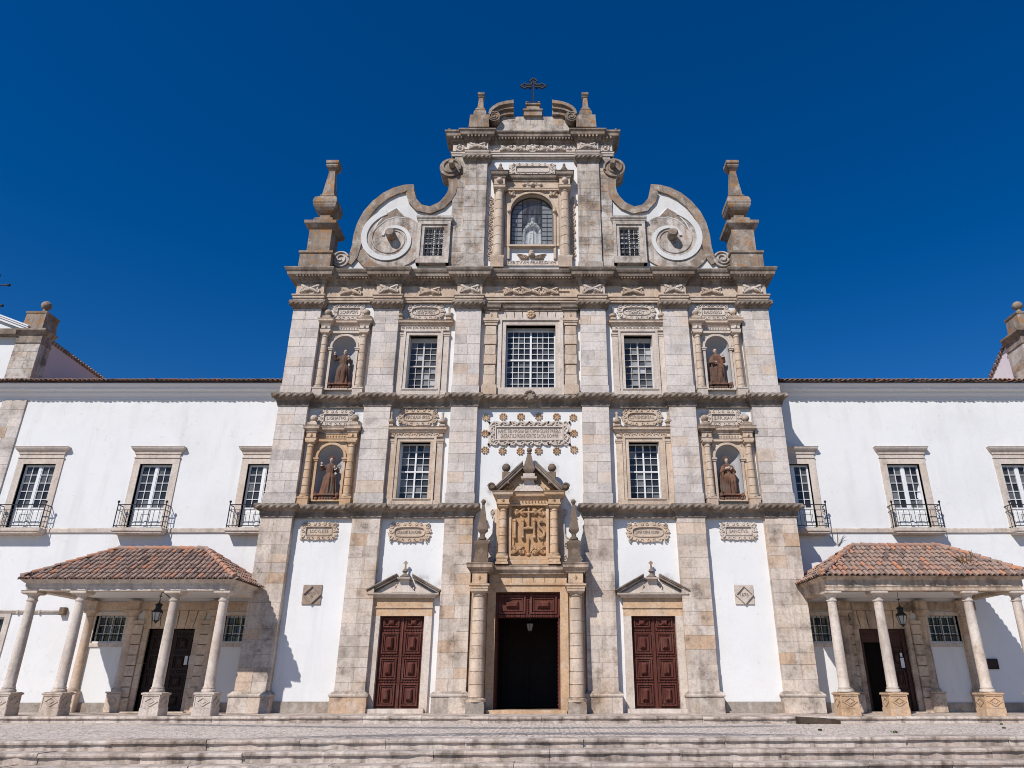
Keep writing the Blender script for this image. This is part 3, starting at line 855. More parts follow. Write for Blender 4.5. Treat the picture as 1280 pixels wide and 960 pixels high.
# ---- niches with columns
def niche(xc, z0, sill, apex, zc, zb, zt, words, cart, mat, cmat):
    r = 0.585; spring = apex - r
    mb = MB()
    inner = [(xc - r, sill)] + arc(xc, spring, r, 180, 0, 18) + [(xc + r, sill)]
    hw, top = 0.80, zc + 0.02
    outer = []
    for x, z in inner:
        dx, dz = x - xc, max(0.0, z - spring)
        if dz <= 1e-6: outer.append((xc + (hw if dx > 0 else -hw), z)); continue
        L = math.hypot(dx, dz); ux, uz = dx / L, dz / L
        k = min(hw / max(1e-6, abs(ux)), (top - spring) / uz); outer.append((xc + ux * k, spring + uz * k))
    mb.band(outer, inner, 0.27, WY + 0.1, 0.8)
    # archivolt and jamb mouldings, imposts
    i2 = [(xc - r - 0.11, sill)] + arc(xc, spring, r + 0.11, 180, 0, 18) + [(xc + r + 0.11, sill)]
    mb.band(i2, inner, 0.19, 0.30, 0.35)
    for s in (-1, 1):
        mb.box(xc + s * 0.66 - 0.13, xc + s * 0.66 + 0.13, 0.12, 0.33, spring - 0.13, spring - 0.06)
        mb.box(xc + s * 0.66 - 0.10, xc + s * 0.66 + 0.10, 0.15, 0.33, spring - 0.20, spring - 0.13)
        leaf(mb, xc + s * 0.68, top - 0.24, PI / 2, 0.22, 0.08, 0.26)
    # sill, column pedestals
    mb.box(xc - 0.68, xc + 0.68, 0.12, 0.5, sill - 0.07, sill)
    for s in (-1, 1):
        c = xc + s * 0.945
        mb.box(c - 0.24, c + 0.24, -0.09, WY, z0 - 0.1, z0 + 0.24, 0.1); mb.box(c - 0.26, c + 0.26, -0.11, WY - 0.003, z0 + 0.24, z0 + 0.31, 0.2)
        mb.box(c - 0.22, c + 0.22, 0.24, WY + 0.02, z0 + 0.31, zc, 0.5)
    # entablature breaking forward over the columns
    p = [(xc - 1.16, WY), (xc - 1.16, -0.04), (xc - 0.73, -0.04), (xc - 0.73, 0.18), (xc + 0.73, 0.18), (xc + 0.73, -0.04), (xc + 1.16, -0.04), (xc + 1.16, WY)]
    mb.sweep(p, [(0.0, zc), (0.03, zc + 0.01), (0.03, zc + 0.12), (0.06, zc + 0.14), (0.0, zc + 0.16), (0.0, zb)], 0.6)
    mb.add([(x, y, zc) for x, y in p], [list(range(len(p)))], 0.4)
    for s in (-1, 1): leaf(mb, xc + s * 0.945, zc + 0.17, PI / 2, 0.2, 0.11, -0.08)
    for i in range(9): mb.ball((xc - 0.52 + 0.13 * i, 0.17, zc + 0.27), 0.045, 6, 4)
    o = mb.build('niche', mat, church)
    mb = MB()
    mb.sweep(p, [(0.0, zb - 0.02), (0.04, zb), (0.05, zb + 0.07), (0.10, zb + 0.12), (0.16, zb + 0.16), (0.16, zb + 0.24), (0.19, zb + 0.30), (0.1, zt), (-0.25, zt + 0.03)], 0.7)
    mb.build('niche_cornice', 'stained' if mat != 'cream' else 'warm', o)
    for s in (-1, 1):
        drum_column(o, xc + s * 0.945, 0.10, z0 + 0.31, zc, 0.165, 'warm' if mat == 'cream' else mat, 16, 6)
        ball_finial(o, xc + s * 0.955, 0.10, zt + 0.02, 0.175, cmat)
    # plastered bowl
    mb = MB(); seg = 14
    prof = [(r, sill), (r, spring)] + [(r * math.cos(math.radians(t)), spring + r * math.sin(math.radians(t))) for t in (12, 24, 36, 48, 60, 72, 82)] + [(0.004, apex)]
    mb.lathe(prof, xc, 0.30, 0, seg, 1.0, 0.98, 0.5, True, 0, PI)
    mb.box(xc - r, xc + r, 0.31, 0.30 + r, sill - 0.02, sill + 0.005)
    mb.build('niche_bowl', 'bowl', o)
    # pedestal for the figure, with two small carved supporters
    mb = MB()
    mb.cham(xc - 0.33, xc + 0.33, 0.16, 0.70, sill, sill + 0.19, 0.02)
    mb.cham(xc - 0.41, xc + 0.41, 0.08, 0.74, sill + 0.19, sill + 0.27, 0.02)
    for i in range(5): mb.ball((xc - 0.24 + 0.12 * i, 0.16, sill + 0.09), 0.045, 6, 4)
    mb.build('figure_pedestal', 'statue', o)
    for s in (-1, 1):
        mb = MB(); x = xc + s * 0.46
        mb.ball((x, 0.24, sill + 0.10), 0.10, 8, 6, sc=(0.9, 1.2, 1.1)); mb.ball((x + s * 0.03, 0.14, sill + 0.21), 0.075, 8, 6); mb.ball((x - s * 0.05, 0.12, sill + 0.05), 0.055, 8, 6)
        curl(mb, x + s * 0.02, sill + 0.24, 0.07, 0.12, s, 0, 1.0, 0.03)
        mb.build('carved_supporter', 'statue', o)
    cartouche(o, xc, cart[0], 0.80, cart[1], WY, False, 'cream', words, 1.1)
    return o
for s, w2, w3 in ((-1, 'L.IGNATIVS', 'S.CAIRVCIVS'), (1, 'S.FR.XAV', 'B.ALOVSIVS.S')):
    niche(s * 9.1, 8.45, 8.67, 11.27, 11.40, 11.78, 12.12, w2, (12.62, 0.38), 'ochre' if s < 0 else 'warm', 'stained')
    niche(s * 9.1, 13.72, 14.05, 16.87, 17.0, 17.36, 17.70, w3, (18.26, 0.43), 'cream', 'stained')

# ---- windows with carved surrounds
def sash(parent, x0, x1, z0, z1, y, nx, nz, bar=0.024, stile=0.058, mull=True, mat='sash', split=True):
    mb = MB()
    frame(mb, x0, x1, z0, z1, stile, y - 0.05, y + 0.03)
    xm, zm = (x0 + x1) / 2, (z0 + z1) / 2
    if mull: mb.box(xm - stile * 0.62, xm + stile * 0.62, y - 0.056, y + 0.03, z0 + stile, z1 - stile)
    if split: mb.box(x0 + stile, x1 - stile, y - 0.062, y + 0.03, zm - stile * 0.55, zm + stile * 0.55)
    xr = [(x0 + stile, xm - stile * 0.62), (xm + stile * 0.62, x1 - stile)] if mull else [(x0 + stile, x1 - stile)]
    zr = [(z0 + stile, zm - stile * 0.55), (zm + stile * 0.55, z1 - stile)] if split else [(z0 + stile, z1 - stile)]
    for a, b in xr:
        for c, d in zr: lattice(mb, a, b, c, d, y - 0.03, y + 0.012, nx // len(xr), nz // len(zr), bar)
    mb.build('sash', mat, parent)
    panes(x0 + 0.02, x1 - 0.02, z0 + 0.02, z1 - 0.02, y + 0.035, nx, nz).build('glass', 'glass_pale' if mat == 'sash_old' else 'glass', parent)
def church_window(xc, zs, z0, z1, zc, words, cart, mat, cmat):
    mb = MB(); hw = 0.70
    for s in (-1, 1):
        mb.box(min(xc + s * hw, xc + s * 0.86), max(xc + s * hw, xc + s * 0.86), 0.20, 0.78, z0, z1)
        mb.box(min(xc + s * 0.86, xc + s * 0.97), max(xc + s * 0.86, xc + s * 0.97), 0.15, 0.45, zs + 0.02, z1 + 0.16)
        a, b = sorted((xc + s * 0.99, xc + s * 1.27))
        mb.box(a, b, 0.22, 0.45, zs + 0.24, z1 - 0.06); mb.box(a - 0.02, b + 0.02, 0.18, 0.45, zs, zs + 0.24)
        mb.box(a - 0.02, b + 0.02, 0.19, 0.45, z1 - 0.06, z1 + 0.02); mb.box(a - 0.04, b + 0.04, 0.16, 0.45, z1 + 0.02, z1 + 0.10)
    mb.box(xc - 0.86, xc + 0.86, 0.203, 0.78, z1, z1 + 0.16); mb.box(xc - 0.97, xc + 0.97, 0.147, 0.45, z1 + 0.16, z1 + 0.24)
    mb.box(xc - 0.97, xc + 0.97, 0.16, 0.78, zs, z0); mb.box(xc - 0.86, xc + 0.86, 0.12, 0.5, z0 - 0.06, z0 - 0.003)
    mb.box(xc - 1.25, xc + 1.25, 0.20, 0.45, z1 + 0.24, zc - 0.24)
    n = 13
    for i in range(n):
        x = xc - 1.02 + 2.04 * i / (n - 1)
        curl(mb, x, (z1 + zc) / 2 + 0.0, 0.07, 0.19, 1 if i % 2 else -1, 0, 0.9, 0.028)
    o = mb.build('window', mat, church)
    mb = MB()
    p = [(xc - 1.27, WY), (xc - 1.27, 0.18), (xc + 1.27, 0.18), (xc + 1.27, WY)]
    mb.sweep(p, [(0.0, zc - 0.27), (0.04, zc - 0.24), (0.07, zc - 0.17), (0.14, zc - 0.12), (0.15, zc - 0.03), (0.19, zc), (0.10, zc + 0.03), (-0.2, zc + 0.05)], 0.9)
    mb.build('window_cornice', 'warm', o)
    sash(o, xc - hw, xc + hw, z0, z1 - (0.18 if z0 > 12 else 0.0), 0.66, 4, 8, mat='sash' if z0 < 12 else 'sash_old')
    if z0 > 12:
        MB().box(xc - hw, xc + hw, 0.62, 0.68, z1 - 0.18, z1).build('head_board', 'sash_old', o)
    for s in (-1, 1): vase_finial(o, xc + s * 1.2, 0.14, zc + 0.03, 0.74, cmat)
    cartouche(o, xc, cart[0], 0.94, cart[1], WY, True, 'warm' if z0 < 12 else 'cream', words, 1.2)
for s, w2, w3 in ((-1, 'IMACVLADE VIRGO', 'E CANDIDIOR\nNIVE AMEN'), (1, 'CVNSMORTALI', 'COMPLACIT\nLIBERALI')):
    church_window(s * 5.27, 8.42, 8.74, 11.42, 12.10, w2, (12.66, 0.42), 'warm', 'warm')
    church_window(s * 5.27, 13.72, 14.05, 16.93, 17.68, w3, (18.28, 0.44), 'cream', 'warm')
# ground-storey cartouches and lozenge plaques
for s, a, b, c in ((-1, 'DONAVIT ILLI NOMEN', 'LOCVS ISTE', 'ANO\nD'), (1, 'SVPER OMNE NOMEN', 'SANCTVS', '1676')):
    o = cartouche(church, s * 5.25, 7.26, 0.93, 0.43, WY, True, 'warm', None)
    text(a, 1.08, 0.15, 'letters', o, (s * 5.25, WY - 0.03, 7.26))
    o = cartouche(church, s * 9.25, 7.31, 0.80, 0.38, WY, False, 'warm' if s < 0 else 'cream', None)
    text(b, 0.8, 0.14, 'letters', o, (s * 9.25, WY - 0.03, 7.31))
    mb = MB(); cx, cz, h = s * 9.22, 4.60, 0.40
    mb.box(cx - h, cx + h, WY - 0.05, WY + 0.02, cz - h, cz + h, 0.4)
    dm = [(cx, cz + h), (cx + h, cz), (cx, cz - h), (cx - h, cz)]; di = [(cx + (x - cx) * 0.84, cz + (z - cz) * 0.84) for x, z in dm]
    mb.band(dm, di, WY - 0.12, WY - 0.04, 0.3, True)
    o = mb.build('lozenge_plaque', 'lozenge' if s < 0 else 'cream', church)
    text(c, 0.34, 0.26 if s < 0 else 0.13, 'letters', o, (cx, WY - 0.055, cz))

# ---- panelled door leaf: x0..x1, z0..z1 with n square panels and a low top panel
def door_leaf(parent, x0, x1, z0, z1, y, rows, mat='wood', name='door_leaf', top=True, boss=True):
    mb = MB()
    mb.box(x0, x1, y, y + 0.09, z0, z1, 0.4)
    wd = x1 - x0; e = wd * 0.13
    zt = z1 - (0.46 if top else 0.08)
    hh = (zt - z0 - 0.12) / rows
    def panel(a, b, c, d):
        frame(mb, a, b, c, d, 0.055, y - 0.075, y + 0.01)
        frame(mb, a + 0.085, b - 0.085, c + 0.085, d - 0.085, 0.03, y - 0.045, y + 0.01)
        if boss:
            xm, zm = (a + b) / 2, (c + d) / 2
            bw, bh = (b - a) * 0.17, max(0.07, (d - c) * 0.26)
            mb.cham(xm - bw, xm + bw, y - 0.15, y + 0.01, zm - bh, zm + bh, 0.06)
    for i in range(rows):
        c = z0 + 0.10 + hh * i; d = c + hh - 0.16
        panel(x0 + e, x1 - e, c, d)
        for k in range(7):
            x = x0 + e + (wd - 2 * e) * k / 6
            mb.ball((x, y - 0.02, d + 0.08), 0.038, 6, 4)
        mb.box(x0 + e * 0.6, x1 - e * 0.6, y - 0.02, y + 0.01, d + 0.05, d + 0.11)
    if top: panel(x0 + e, x1 - e, zt + 0.02, z1 - 0.08)
    for k in range(int((z1 - z0) / 0.16)):
        mb.ball((x1 - e * 0.35, y - 0.01, z0 + 0.12 + 0.16 * k), 0.026, 5, 4)
    return mb.build(name, mat, parent)

def raking(mb, xa, za, xb, zb, th, y0, y1):
    L = math.hypot(xb - xa, zb - za); nx_, nz_ = -(zb - za) / L, (xb - xa) / L
    if nz_ < 0: nx_, nz_ = -nx_, -nz_
    for t0, t1, yy in ((0, 0.45, y0 + 0.09), (0.45, 0.75, y0 + 0.04), (0.75, 1.0, y0)):
        a, b = t0 * th, t1 * th
        mb.prism([(xa + nx_ * a, za + nz_ * a), (xb, zb + a / max(0.3, nz_)), (xb, zb + b / max(0.3, nz_)), (xa + nx_ * b, za + nz_ * b)], yy, y1)

def side_doorway(xc):
    mb = MB(); hw = 0.93
    for s in (-1, 1):
        a, b = sorted((xc + s * hw, xc + s * 1.25)); mb.box(a, b, 0.22, 0.85, 0.0, 3.72)
    mb.box(xc - 1.15, xc + 1.15, -0.05, 0.9, -0.02, 0.16)
    o = mb.build('side_doorway', 'cream', church)
    mb = MB()
    mb.box(xc - 1.25, xc + 1.25, 0.223, 0.85, 3.72, 4.04)
    mb.box(xc - 1.28, xc + 1.28, 0.17, 0.40, 4.04, 4.10); mb.box(xc - 1.25, xc + 1.25, 0.22, 0.40, 4.10, 4.46)
    mb.build('lintel', 'ochre', o)
    mb = MB()
    p = [(xc - 1.30, WY), (xc - 1.30, 0.16), (xc + 1.30, 0.16), (xc + 1.30, WY)]
    mb.sweep(p, [(0.0, 4.44), (0.06, 4.46), (0.10, 4.54), (0.20, 4.57), (0.22, 4.63), (-0.2, 4.66)], 1.0)
    mb.prism([(xc - 1.3, 4.62), (xc + 1.3, 4.62), (xc + 0.45, 5.12), (xc - 0.45, 5.12)], 0.20, WY + 0.02, 0.6)
    for s in (-1, 1):
        m2 = MB(); raking(m2, xc + s * 1.50, 4.62, xc + s * 0.34, 5.24, 0.17, -0.06, WY); m2.build('raking_cornice', 'rope', o)
        curl(mb, xc + s * 0.36, 4.86, 0.12, 0.16, s, 90, 1.0, 0.05)
    mb.prism([(xc - 0.52, 4.66), (xc + 0.52, 4.66), (xc + 0.22, 4.95), (xc + 0.2, 5.2), (xc - 0.2, 5.2), (xc - 0.22, 4.95)], 0.08, WY, 0.9)
    mb.sq([(0.26, 5.20), (0.28, 5.26), (0.18, 5.28)], xc, 0.12)
    mb.build('pediment', 'cream', o)
    mb = MB()
    mb.lathe([(0.20, 5.26), (0.22, 5.32), (0.16, 5.36), (0.08, 5.42), (0.06, 5.46), (0.13, 5.54), (0.10, 5.60), (0.045, 5.66), (0.035, 5.82)], xc, 0.12, 0, 12)
    mb.box(xc - 0.035, xc + 0.035, 0.085, 0.155, 5.80, 5.98); mb.box(xc - 0.09, xc + 0.09, 0.09, 0.15, 5.87, 5.92)
    mb.build('finial', 'finial', o)
    door_leaf(o, xc - hw, xc - 0.01, 0.16, 3.72, 0.47, 3)
    door_leaf(o, xc + 0.01, xc + hw, 0.16, 3.72, 0.47, 3)
    MB().box(xc - 0.05, xc + 0.05, 0.415, 0.47, 0.16, 3.70).build('door_stop', 'wood', o)
for s in (-1, 1): side_doorway(s * 5.28)

# ---- main portal
mb = MB()
for s in (-1, 1):
    a, b = sorted((s * 1.36, s * 1.70)); mb.box(a, b, 0.02, 1.0, 0.0, 4.68)
    a, b = sorted((s * 1.72, s * 2.38)); mb.box(a, b, 0.10, 0.5, 0.0, 5.40)
mb.box(-1.70, 1.70, 0.023, 1.0, 4.68, 4.96); mb.box(-1.74, 1.74, -0.04, 0.5, 4.96, 5.03)
n = 7
for i in range(n):
    a, b = -1.62 + 3.24 * i / n, -1.62 + 3.24 * (i + 1) / n
    k = 0.10 * ((i + 0.5) / n - 0.5)
    mb.add([(a + 0.012, -0.02, 5.03), (b - 0.012, -0.02, 5.03), (b - 0.012 + k * 2, -0.02, 5.40), (a + 0.012 + k * 2 * (i > 0), -0.02, 5.40),
            (a + 0.012, 0.3, 5.03), (b - 0.012, 0.3, 5.03), (b - 0.012 + k * 2, 0.3, 5.40), (a + 0.012 + k * 2 * (i > 0), 0.3, 5.40)],
           [(0, 1, 2, 3), (0, 4, 5, 1), (1, 5, 6, 2), (2, 6, 7, 3), (3, 7, 4, 0)])
mb.box(-1.66, 1.66, 0.0, 0.4, 5.02, 5.41, 0.1)
mb.box(-1.6, 1.6, -0.5, 0.9, -0.02, 0.13)
portal = mb.build('main_portal', 'ochre', church)
for s in (-1, 1):
    c = s * 2.0; mb = MB()
    mb.box(c - 0.36, c + 0.36, -0.86, 0.3, -0.02, 0.34, 0.2); mb.box(c - 0.34, c + 0.34, -0.84, 0.3, 0.34, 0.42, 0.4)
    mb.build('column_base', 'plinth', portal)
for s in (-1, 1):
    drum_column(portal, s * 2.0, -0.50, 0.42, 4.70, 0.285, 'warm', 22, 8)
    mb = MB(); c = s * 2.0
    p = [(c - 0.33, 0.3), (c - 0.33, -0.80), (c + 0.33, -0.80), (c + 0.33, 0.3)]
    mb.sweep(p, [(0.0, 4.70), (0.05, 4.72), (0.05, 4.80), (0.10, 4.84), (0.10, 4.90), (0.0, 4.94), (-0.03, 4.96), (-0.03, 5.40)], 2)
    mb.add([(x, y, 4.70) for x, y in p], [(0, 1, 2, 3)]); leaf(mb, c, 5.08, PI / 2, 0.2, 0.13, -0.79)
    mb.build('entablature_block', 'ochre', portal)
mb = MB()
p = [(-2.36, 0.33), (-2.36, -0.80), (-1.64, -0.80), (-1.64, -0.12), (1.64, -0.12), (1.64, -0.80), (2.36, -0.80), (2.36, 0.33)]
mb.sweep(p, [(0.0, 5.38), (0.04, 5.40), (0.05, 5.47), (0.10, 5.50), (0.17, 5.56), (0.17, 5.66), (0.21, 5.72), (0.12, 5.76), (-0.5, 5.79)], 0.9)
mb.add([(x, y, 5.775) for x, y in p], [list(range(8))], 0.3)
mb.add([(x, y, 5.40) for x, y in p], [list(range(8))], 0.3)
mb.build('portal_cornice', 'stained', portal)
# transom over the open doorway and the dark vestibule behind it
mb = MB()
mb.box(-1.36, 1.36, 0.62, 0.72, 3.64, 4.68)
for s in (-1, 1):
    a, b = sorted((s * 0.10, s * 1.22))
    frame(mb, a, b, 3.80, 4.56, 0.07, 0.55, 0.63); frame(mb, a + 0.11, b - 0.11, 3.91, 4.45, 0.035, 0.58, 0.63)
    mb.cham((a + b) / 2 - 0.26, (a + b) / 2 + 0.26, 0.49, 0.63, 4.05, 4.31, 0.07)
for i in range(26): mb.sq([(0.035, 0), (0.045, 0.09)], -1.28 + 2.56 * i / 25, 0.60, 3.67)
for i in range(26): mb.sq([(0.03, 0), (0.03, 0.05)], -1.28 + 2.56 * i / 25, 0.60, 4.60)
for i in range(9): mb.ball((0, 0.60, 3.78 + 0.1 * i), 0.035, 6, 4)
mb.box(-1.36, -1.28, 0.60, 1.7, 0.13, 3.64); mb.box(1.28, 1.36, 0.60, 1.7, 0.13, 3.64)
for s in (-1, 1):
    for i in range(22): mb.ball((s * 1.27, 0.62, 0.3 + 0.15 * i), 0.035, 6, 4)
mb.build('transom', 'wood', portal, (0, -0.36, 0))
mb = MB()
Y0, Y1 = 0.9, 5.2
mb.add([(-1.9, Y0, 0.1), (1.9, Y0, 0.1), (1.9, Y1, 0.1), (-1.9, Y1, 0.1), (-1.9, Y0, 4.9), (1.9, Y0, 4.9), (1.9, Y1, 4.9), (-1.9, Y1, 4.9)],
       [(0, 1, 2, 3), (4, 7, 6, 5), (0, 3, 7, 4), (1, 5, 6, 2), (3, 2, 6, 7)], 0.3)
mb.build('vestibule', 'darkwood', portal)
door_leaf(portal, -1.3, -0.01, 0.12, 4.4, 4.9, 1, 'darkwood', 'inner_door', False, False)
door_leaf(portal, 0.01, 1.3, 0.12, 4.4, 4.9, 1, 'darkwood', 'inner_door', False, False)

# upper stage of the portal
mb = MB()
mb.box(-1.42, 1.42, 0.10, 0.5, 5.76, 8.5)
for s in (-1, 1):
    c = s * 1.12
    mb.sq([(0.27, 5.78), (0.27, 5.86), (0.23, 5.9), (0.23, 6.0), (0.26, 6.04), (0.26, 6.12)], c, -0.12)
    a, b = sorted((s * 0.76, s * 0.88)); mb.box(a, b, 0.0, 0.3, 6.02, 8.42)
mb.box(-0.88, 0.88, 0.003, 0.3, 6.02, 6.16); mb.box(-0.88, 0.88, 0.003, 0.3, 8.38, 8.46); mb.box(-0.95, 0.95, -0.10, 0.3, 5.80, 6.0)
p = [(-1.38, WY), (-1.38, -0.38), (-0.86, -0.38), (-0.86, -0.10), (0.86, -0.10), (0.86, -0.38), (1.38, -0.38), (1.38, WY)]
mb.sweep(p, [(0.0, 8.34), (0.03, 8.36), (0.03, 8.42), (0.0, 8.44), (0.0, 8.62)], 0.7); mb.add([(x, y, 8.345) for x, y in p], [list(range(8))], 0.4)
for s in (-1, 1): leaf(mb, s * 1.12, 8.46, PI / 2, 0.14, 0.1, -0.42)
for i in range(11): leaf(mb, -0.7 + 0.14 * i, 8.47, PI / 2, 0.13, 0.05, -0.13)
upper = mb.build('portal_aedicule', 'ochre', church)
for s in (-1, 1): drum_column(upper, s * 1.12, -0.12, 6.12, 8.34, 0.185, 'ochre', 18, 5)
mb = MB()
mb.sweep(p, [(0.0, 8.60), (0.04, 8.62), (0.06, 8.70), (0.16, 8.75), (0.18, 8.84), (0.23, 8.90), (0.1, 8.94), (-0.35, 8.97)], 0.8)
mb.add([(x, y, 8.955) for x, y in p], [list(range(8))], 0.3)
for i in range(24): mb.box(-1.32 + 0.115 * i - 0.03, -1.32 + 0.115 * i + 0.03, (-0.46 if abs(-1.32 + 0.115 * i) > 0.86 else -0.18), 0.0, 8.66, 8.74)
mb.prism([(-1.35, 8.95), (1.35, 8.95), (0.34, 9.95), (-0.34, 9.95)], 0.12, WY + 0.02, 0.55)
for s in (-1, 1):
    m2 = MB(); raking(m2, s * 1.40, 8.93, s * 0.28, 10.02, 0.22, -0.42, WY); m2.build('raking_cornice', 'rope', upper)
    for i in range(4): leaf(mb, s * (0.5 + 0.17 * i), 9.06, math.atan2(1, -s * 0.9), 0.5 - 0.1 * i, 0.07, 0.08)
mb.build('pediment', 'ochre', upper)
mb = MB()
mb.prism([(-0.66, 8.97), (0.66, 8.97), (0.52, 9.18), (0.26, 9.28), (0.2, 9.52), (-0.2, 9.52), (-0.26, 9.28), (-0.52, 9.18)], -0.22, WY, 0.9)
for s in (-1, 1): curl(mb, s * 0.42, 9.16, 0.12, -0.2, s, 90, 1.1, 0.04)
mb.sq([(0.34, 9.50), (0.36, 9.58), (0.26, 9.60), (0.26, 9.74)], 0, -0.12)
mb.build('pediment_shield', 'cream', upper)
def obelisk(parent, cx, cy, z0, zt, hw, mat, ped=True, name='obelisk'):
    mb = MB(); H = zt - z0
    if ped:
        mb.sq([(hw * 1.42, 0), (hw * 1.42, 0.16), (hw * 1.22, 0.20), (hw * 1.22, 0.72), (hw * 1.45, 0.78), (hw * 1.45, 0.86), (hw * 0.8, 0.95)], cx, cy, z0)
        d = [(cx, z0 + 0.62), (cx + hw * 0.7, z0 + 0.46), (cx, z0 + 0.30), (cx - hw * 0.7, z0 + 0.46)]
        mb.prism(d, cy - hw * 1.26, cy - hw * 1.0)
        b = z0 + 0.92
    else: b = z0
    mb.lathe([(hw * 0.5, b), (hw * 0.85, b + 0.06), (hw * 0.85, b + 0.14), (hw * 0.5, b + 0.2), (hw * 0.45, b + 0.26)], cx, cy, 0, 14)
    mb.sq([(hw * 0.42, b + 0.24), (hw * 0.5, b + 0.34), (hw * 1.0, b + 0.47), (hw * 1.02, b + 0.50)], cx, cy)
    top = zt - 0.24
    mb.sq([(hw * 0.98, b + 0.50), (hw * 0.24, top)], cx, cy)
    mb.lathe([(hw * 0.22, top), (hw * 0.38, top + 0.03), (hw * 0.2, top + 0.06)], cx, cy, 0, 10)
    mb.ball((cx, cy, zt - 0.10), 0.105, 12, 8)
    return mb.build(name, mat, parent)
for s in (-1, 1):
    obelisk(upper, s * 1.96, -0.52, 5.78, 8.52, 0.215, 'obelisk')
    # flat side scrolls
    mb = MB()
    ol = [(1.40, 5.84), (1.84, 5.84), (1.90, 6.05), (1.88, 6.35), (1.78, 6.55), (1.84, 6.75), (1.82, 6.93), (1.66, 7.04), (1.57, 7.2), (1.56, 7.9), (1.67, 8.0), (1.70, 8.14), (1.62, 8.26), (1.40, 8.28)]
    mb.prism([(s * x, z) for x, z in ol], 0.27, 0.36, 0.8)
    mb.tube(t3([(s * x, z) for x, z in ol[1:-1]], 0.25), 0.032, 6, 0.6)
    for cx, cz, r, a in ((1.64, 6.10, 0.15, 90), (1.64, 6.70, 0.12, -90), (1.58, 8.12, 0.07, -90)):
        curl(mb, s * cx, cz, r, 0.25, s, a, 1.35, 0.035)
    mb.build('side_scroll', 'cream', upper)
    mb = MB()
    mb.cham(s * 1.03 - 0.17, s * 1.03 + 0.17, -0.32, 0.02, 9.28, 9.84, 0.03)
    mb.lathe([(0.10, 9.84), (0.06, 9.92)], s * 1.03, -0.15, 0, 10); mb.ball((s * 1.03, -0.15, 10.06), 0.19)
    mb.build('ball_finial', 'obelisk', upper)
    mb = MB()
    mb.ball((s * 1.62, -0.42, 9.10), 0.17); curl(mb, s * 1.62, 9.10, 0.16, -0.56, s, 0, 1.2, 0.05)
    mb.build('corner_scroll', 'obelisk', upper)
mb = MB()
mb.sq([(0.12, 9.72), (0.25, 9.92), (0.26, 9.97), (0.075, 10.72)], 0, -0.12)
mb.lathe([(0.06, 10.70), (0.12, 10.74), (0.07, 10.79)], 0, -0.12, 0, 10); mb.ball((0, -0.12, 10.90), 0.125)
mb.build('obelisk', 'obelisk', upper)
# carved monogram panel
mb = MB()
mb.box(-0.76, 0.76, 0.07, 0.2, 6.16, 8.38, 0.3)
for s in (-1, 1):
    foliage_cross(mb, s * 0.40, 8.10, 0.26, 0.20, 0.05)
    curl(mb, s * 0.62, 7.92, 0.10, 0.05, s, 0, 1.0, 0.03)
    foliage_cross(mb, s * 0.46, 6.42, 0.24, 0.20, 0.05); mb.ball((s * 0.46, 0.02, 6.44), 0.11, 10, 7)
    leaf(mb, s * 0.08, 6.32, math.atan2(1, s * 0.9), 0.44, 0.045, 0.03); leaf(mb, s * 0.62, 6.66, PI / 2, 0.22, 0.05, 0.04)
mb.tube([(0, -0.03, 7.42), (0, -0.05, 8.25)], [0.05, 0.04], 8); mb.tube([(-0.24, -0.05, 8.06), (0.24, -0.05, 8.06)], 0.045, 8)
for z in (7.55, 7.68, 8.25): mb.ball((0, 0.02, z), 0.075, 8, 6)
mb.tube([(0, 0.02, 6.30), (0, -0.01, 6.95)], [0.02, 0.055], 8); mb.ball((0, 0.02, 6.24), 0.10, 8, 6)
def baluster(x, z0, z1):
    mb.tube([(x, -0.04, z0), (x, -0.04, z1)], 0.052, 8)
    for z in (z0, z0 + 0.14, (z0 + z1) / 2, z1 - 0.14, z1): mb.ball((x, -0.03, z), 0.09 if z in (z0, z1) else 0.068, 8, 6)
for x in (-0.60, -0.25, 0.25): baluster(x, 6.98, 7.70)
mb.tube([(-0.25, -0.04, 7.34), (0, -0.05, 7.38), (0.25, -0.04, 7.34)], [0.05, 0.07, 0.05], 8)
sp = [(0.70, 7.60), (0.62, 7.70), (0.50, 7.68), (0.43, 7.56), (0.47, 7.44), (0.58, 7.34), (0.68, 7.22), (0.68, 7.06), (0.58, 6.97), (0.46, 6.98), (0.40, 7.08)]
mb.tube(t3(sp, -0.04), [0.035, 0.05, 0.055, 0.06, 0.065, 0.065, 0.065, 0.06, 0.055, 0.05, 0.035], 8)
mb.build('monogram_relief', 'relief', upper)

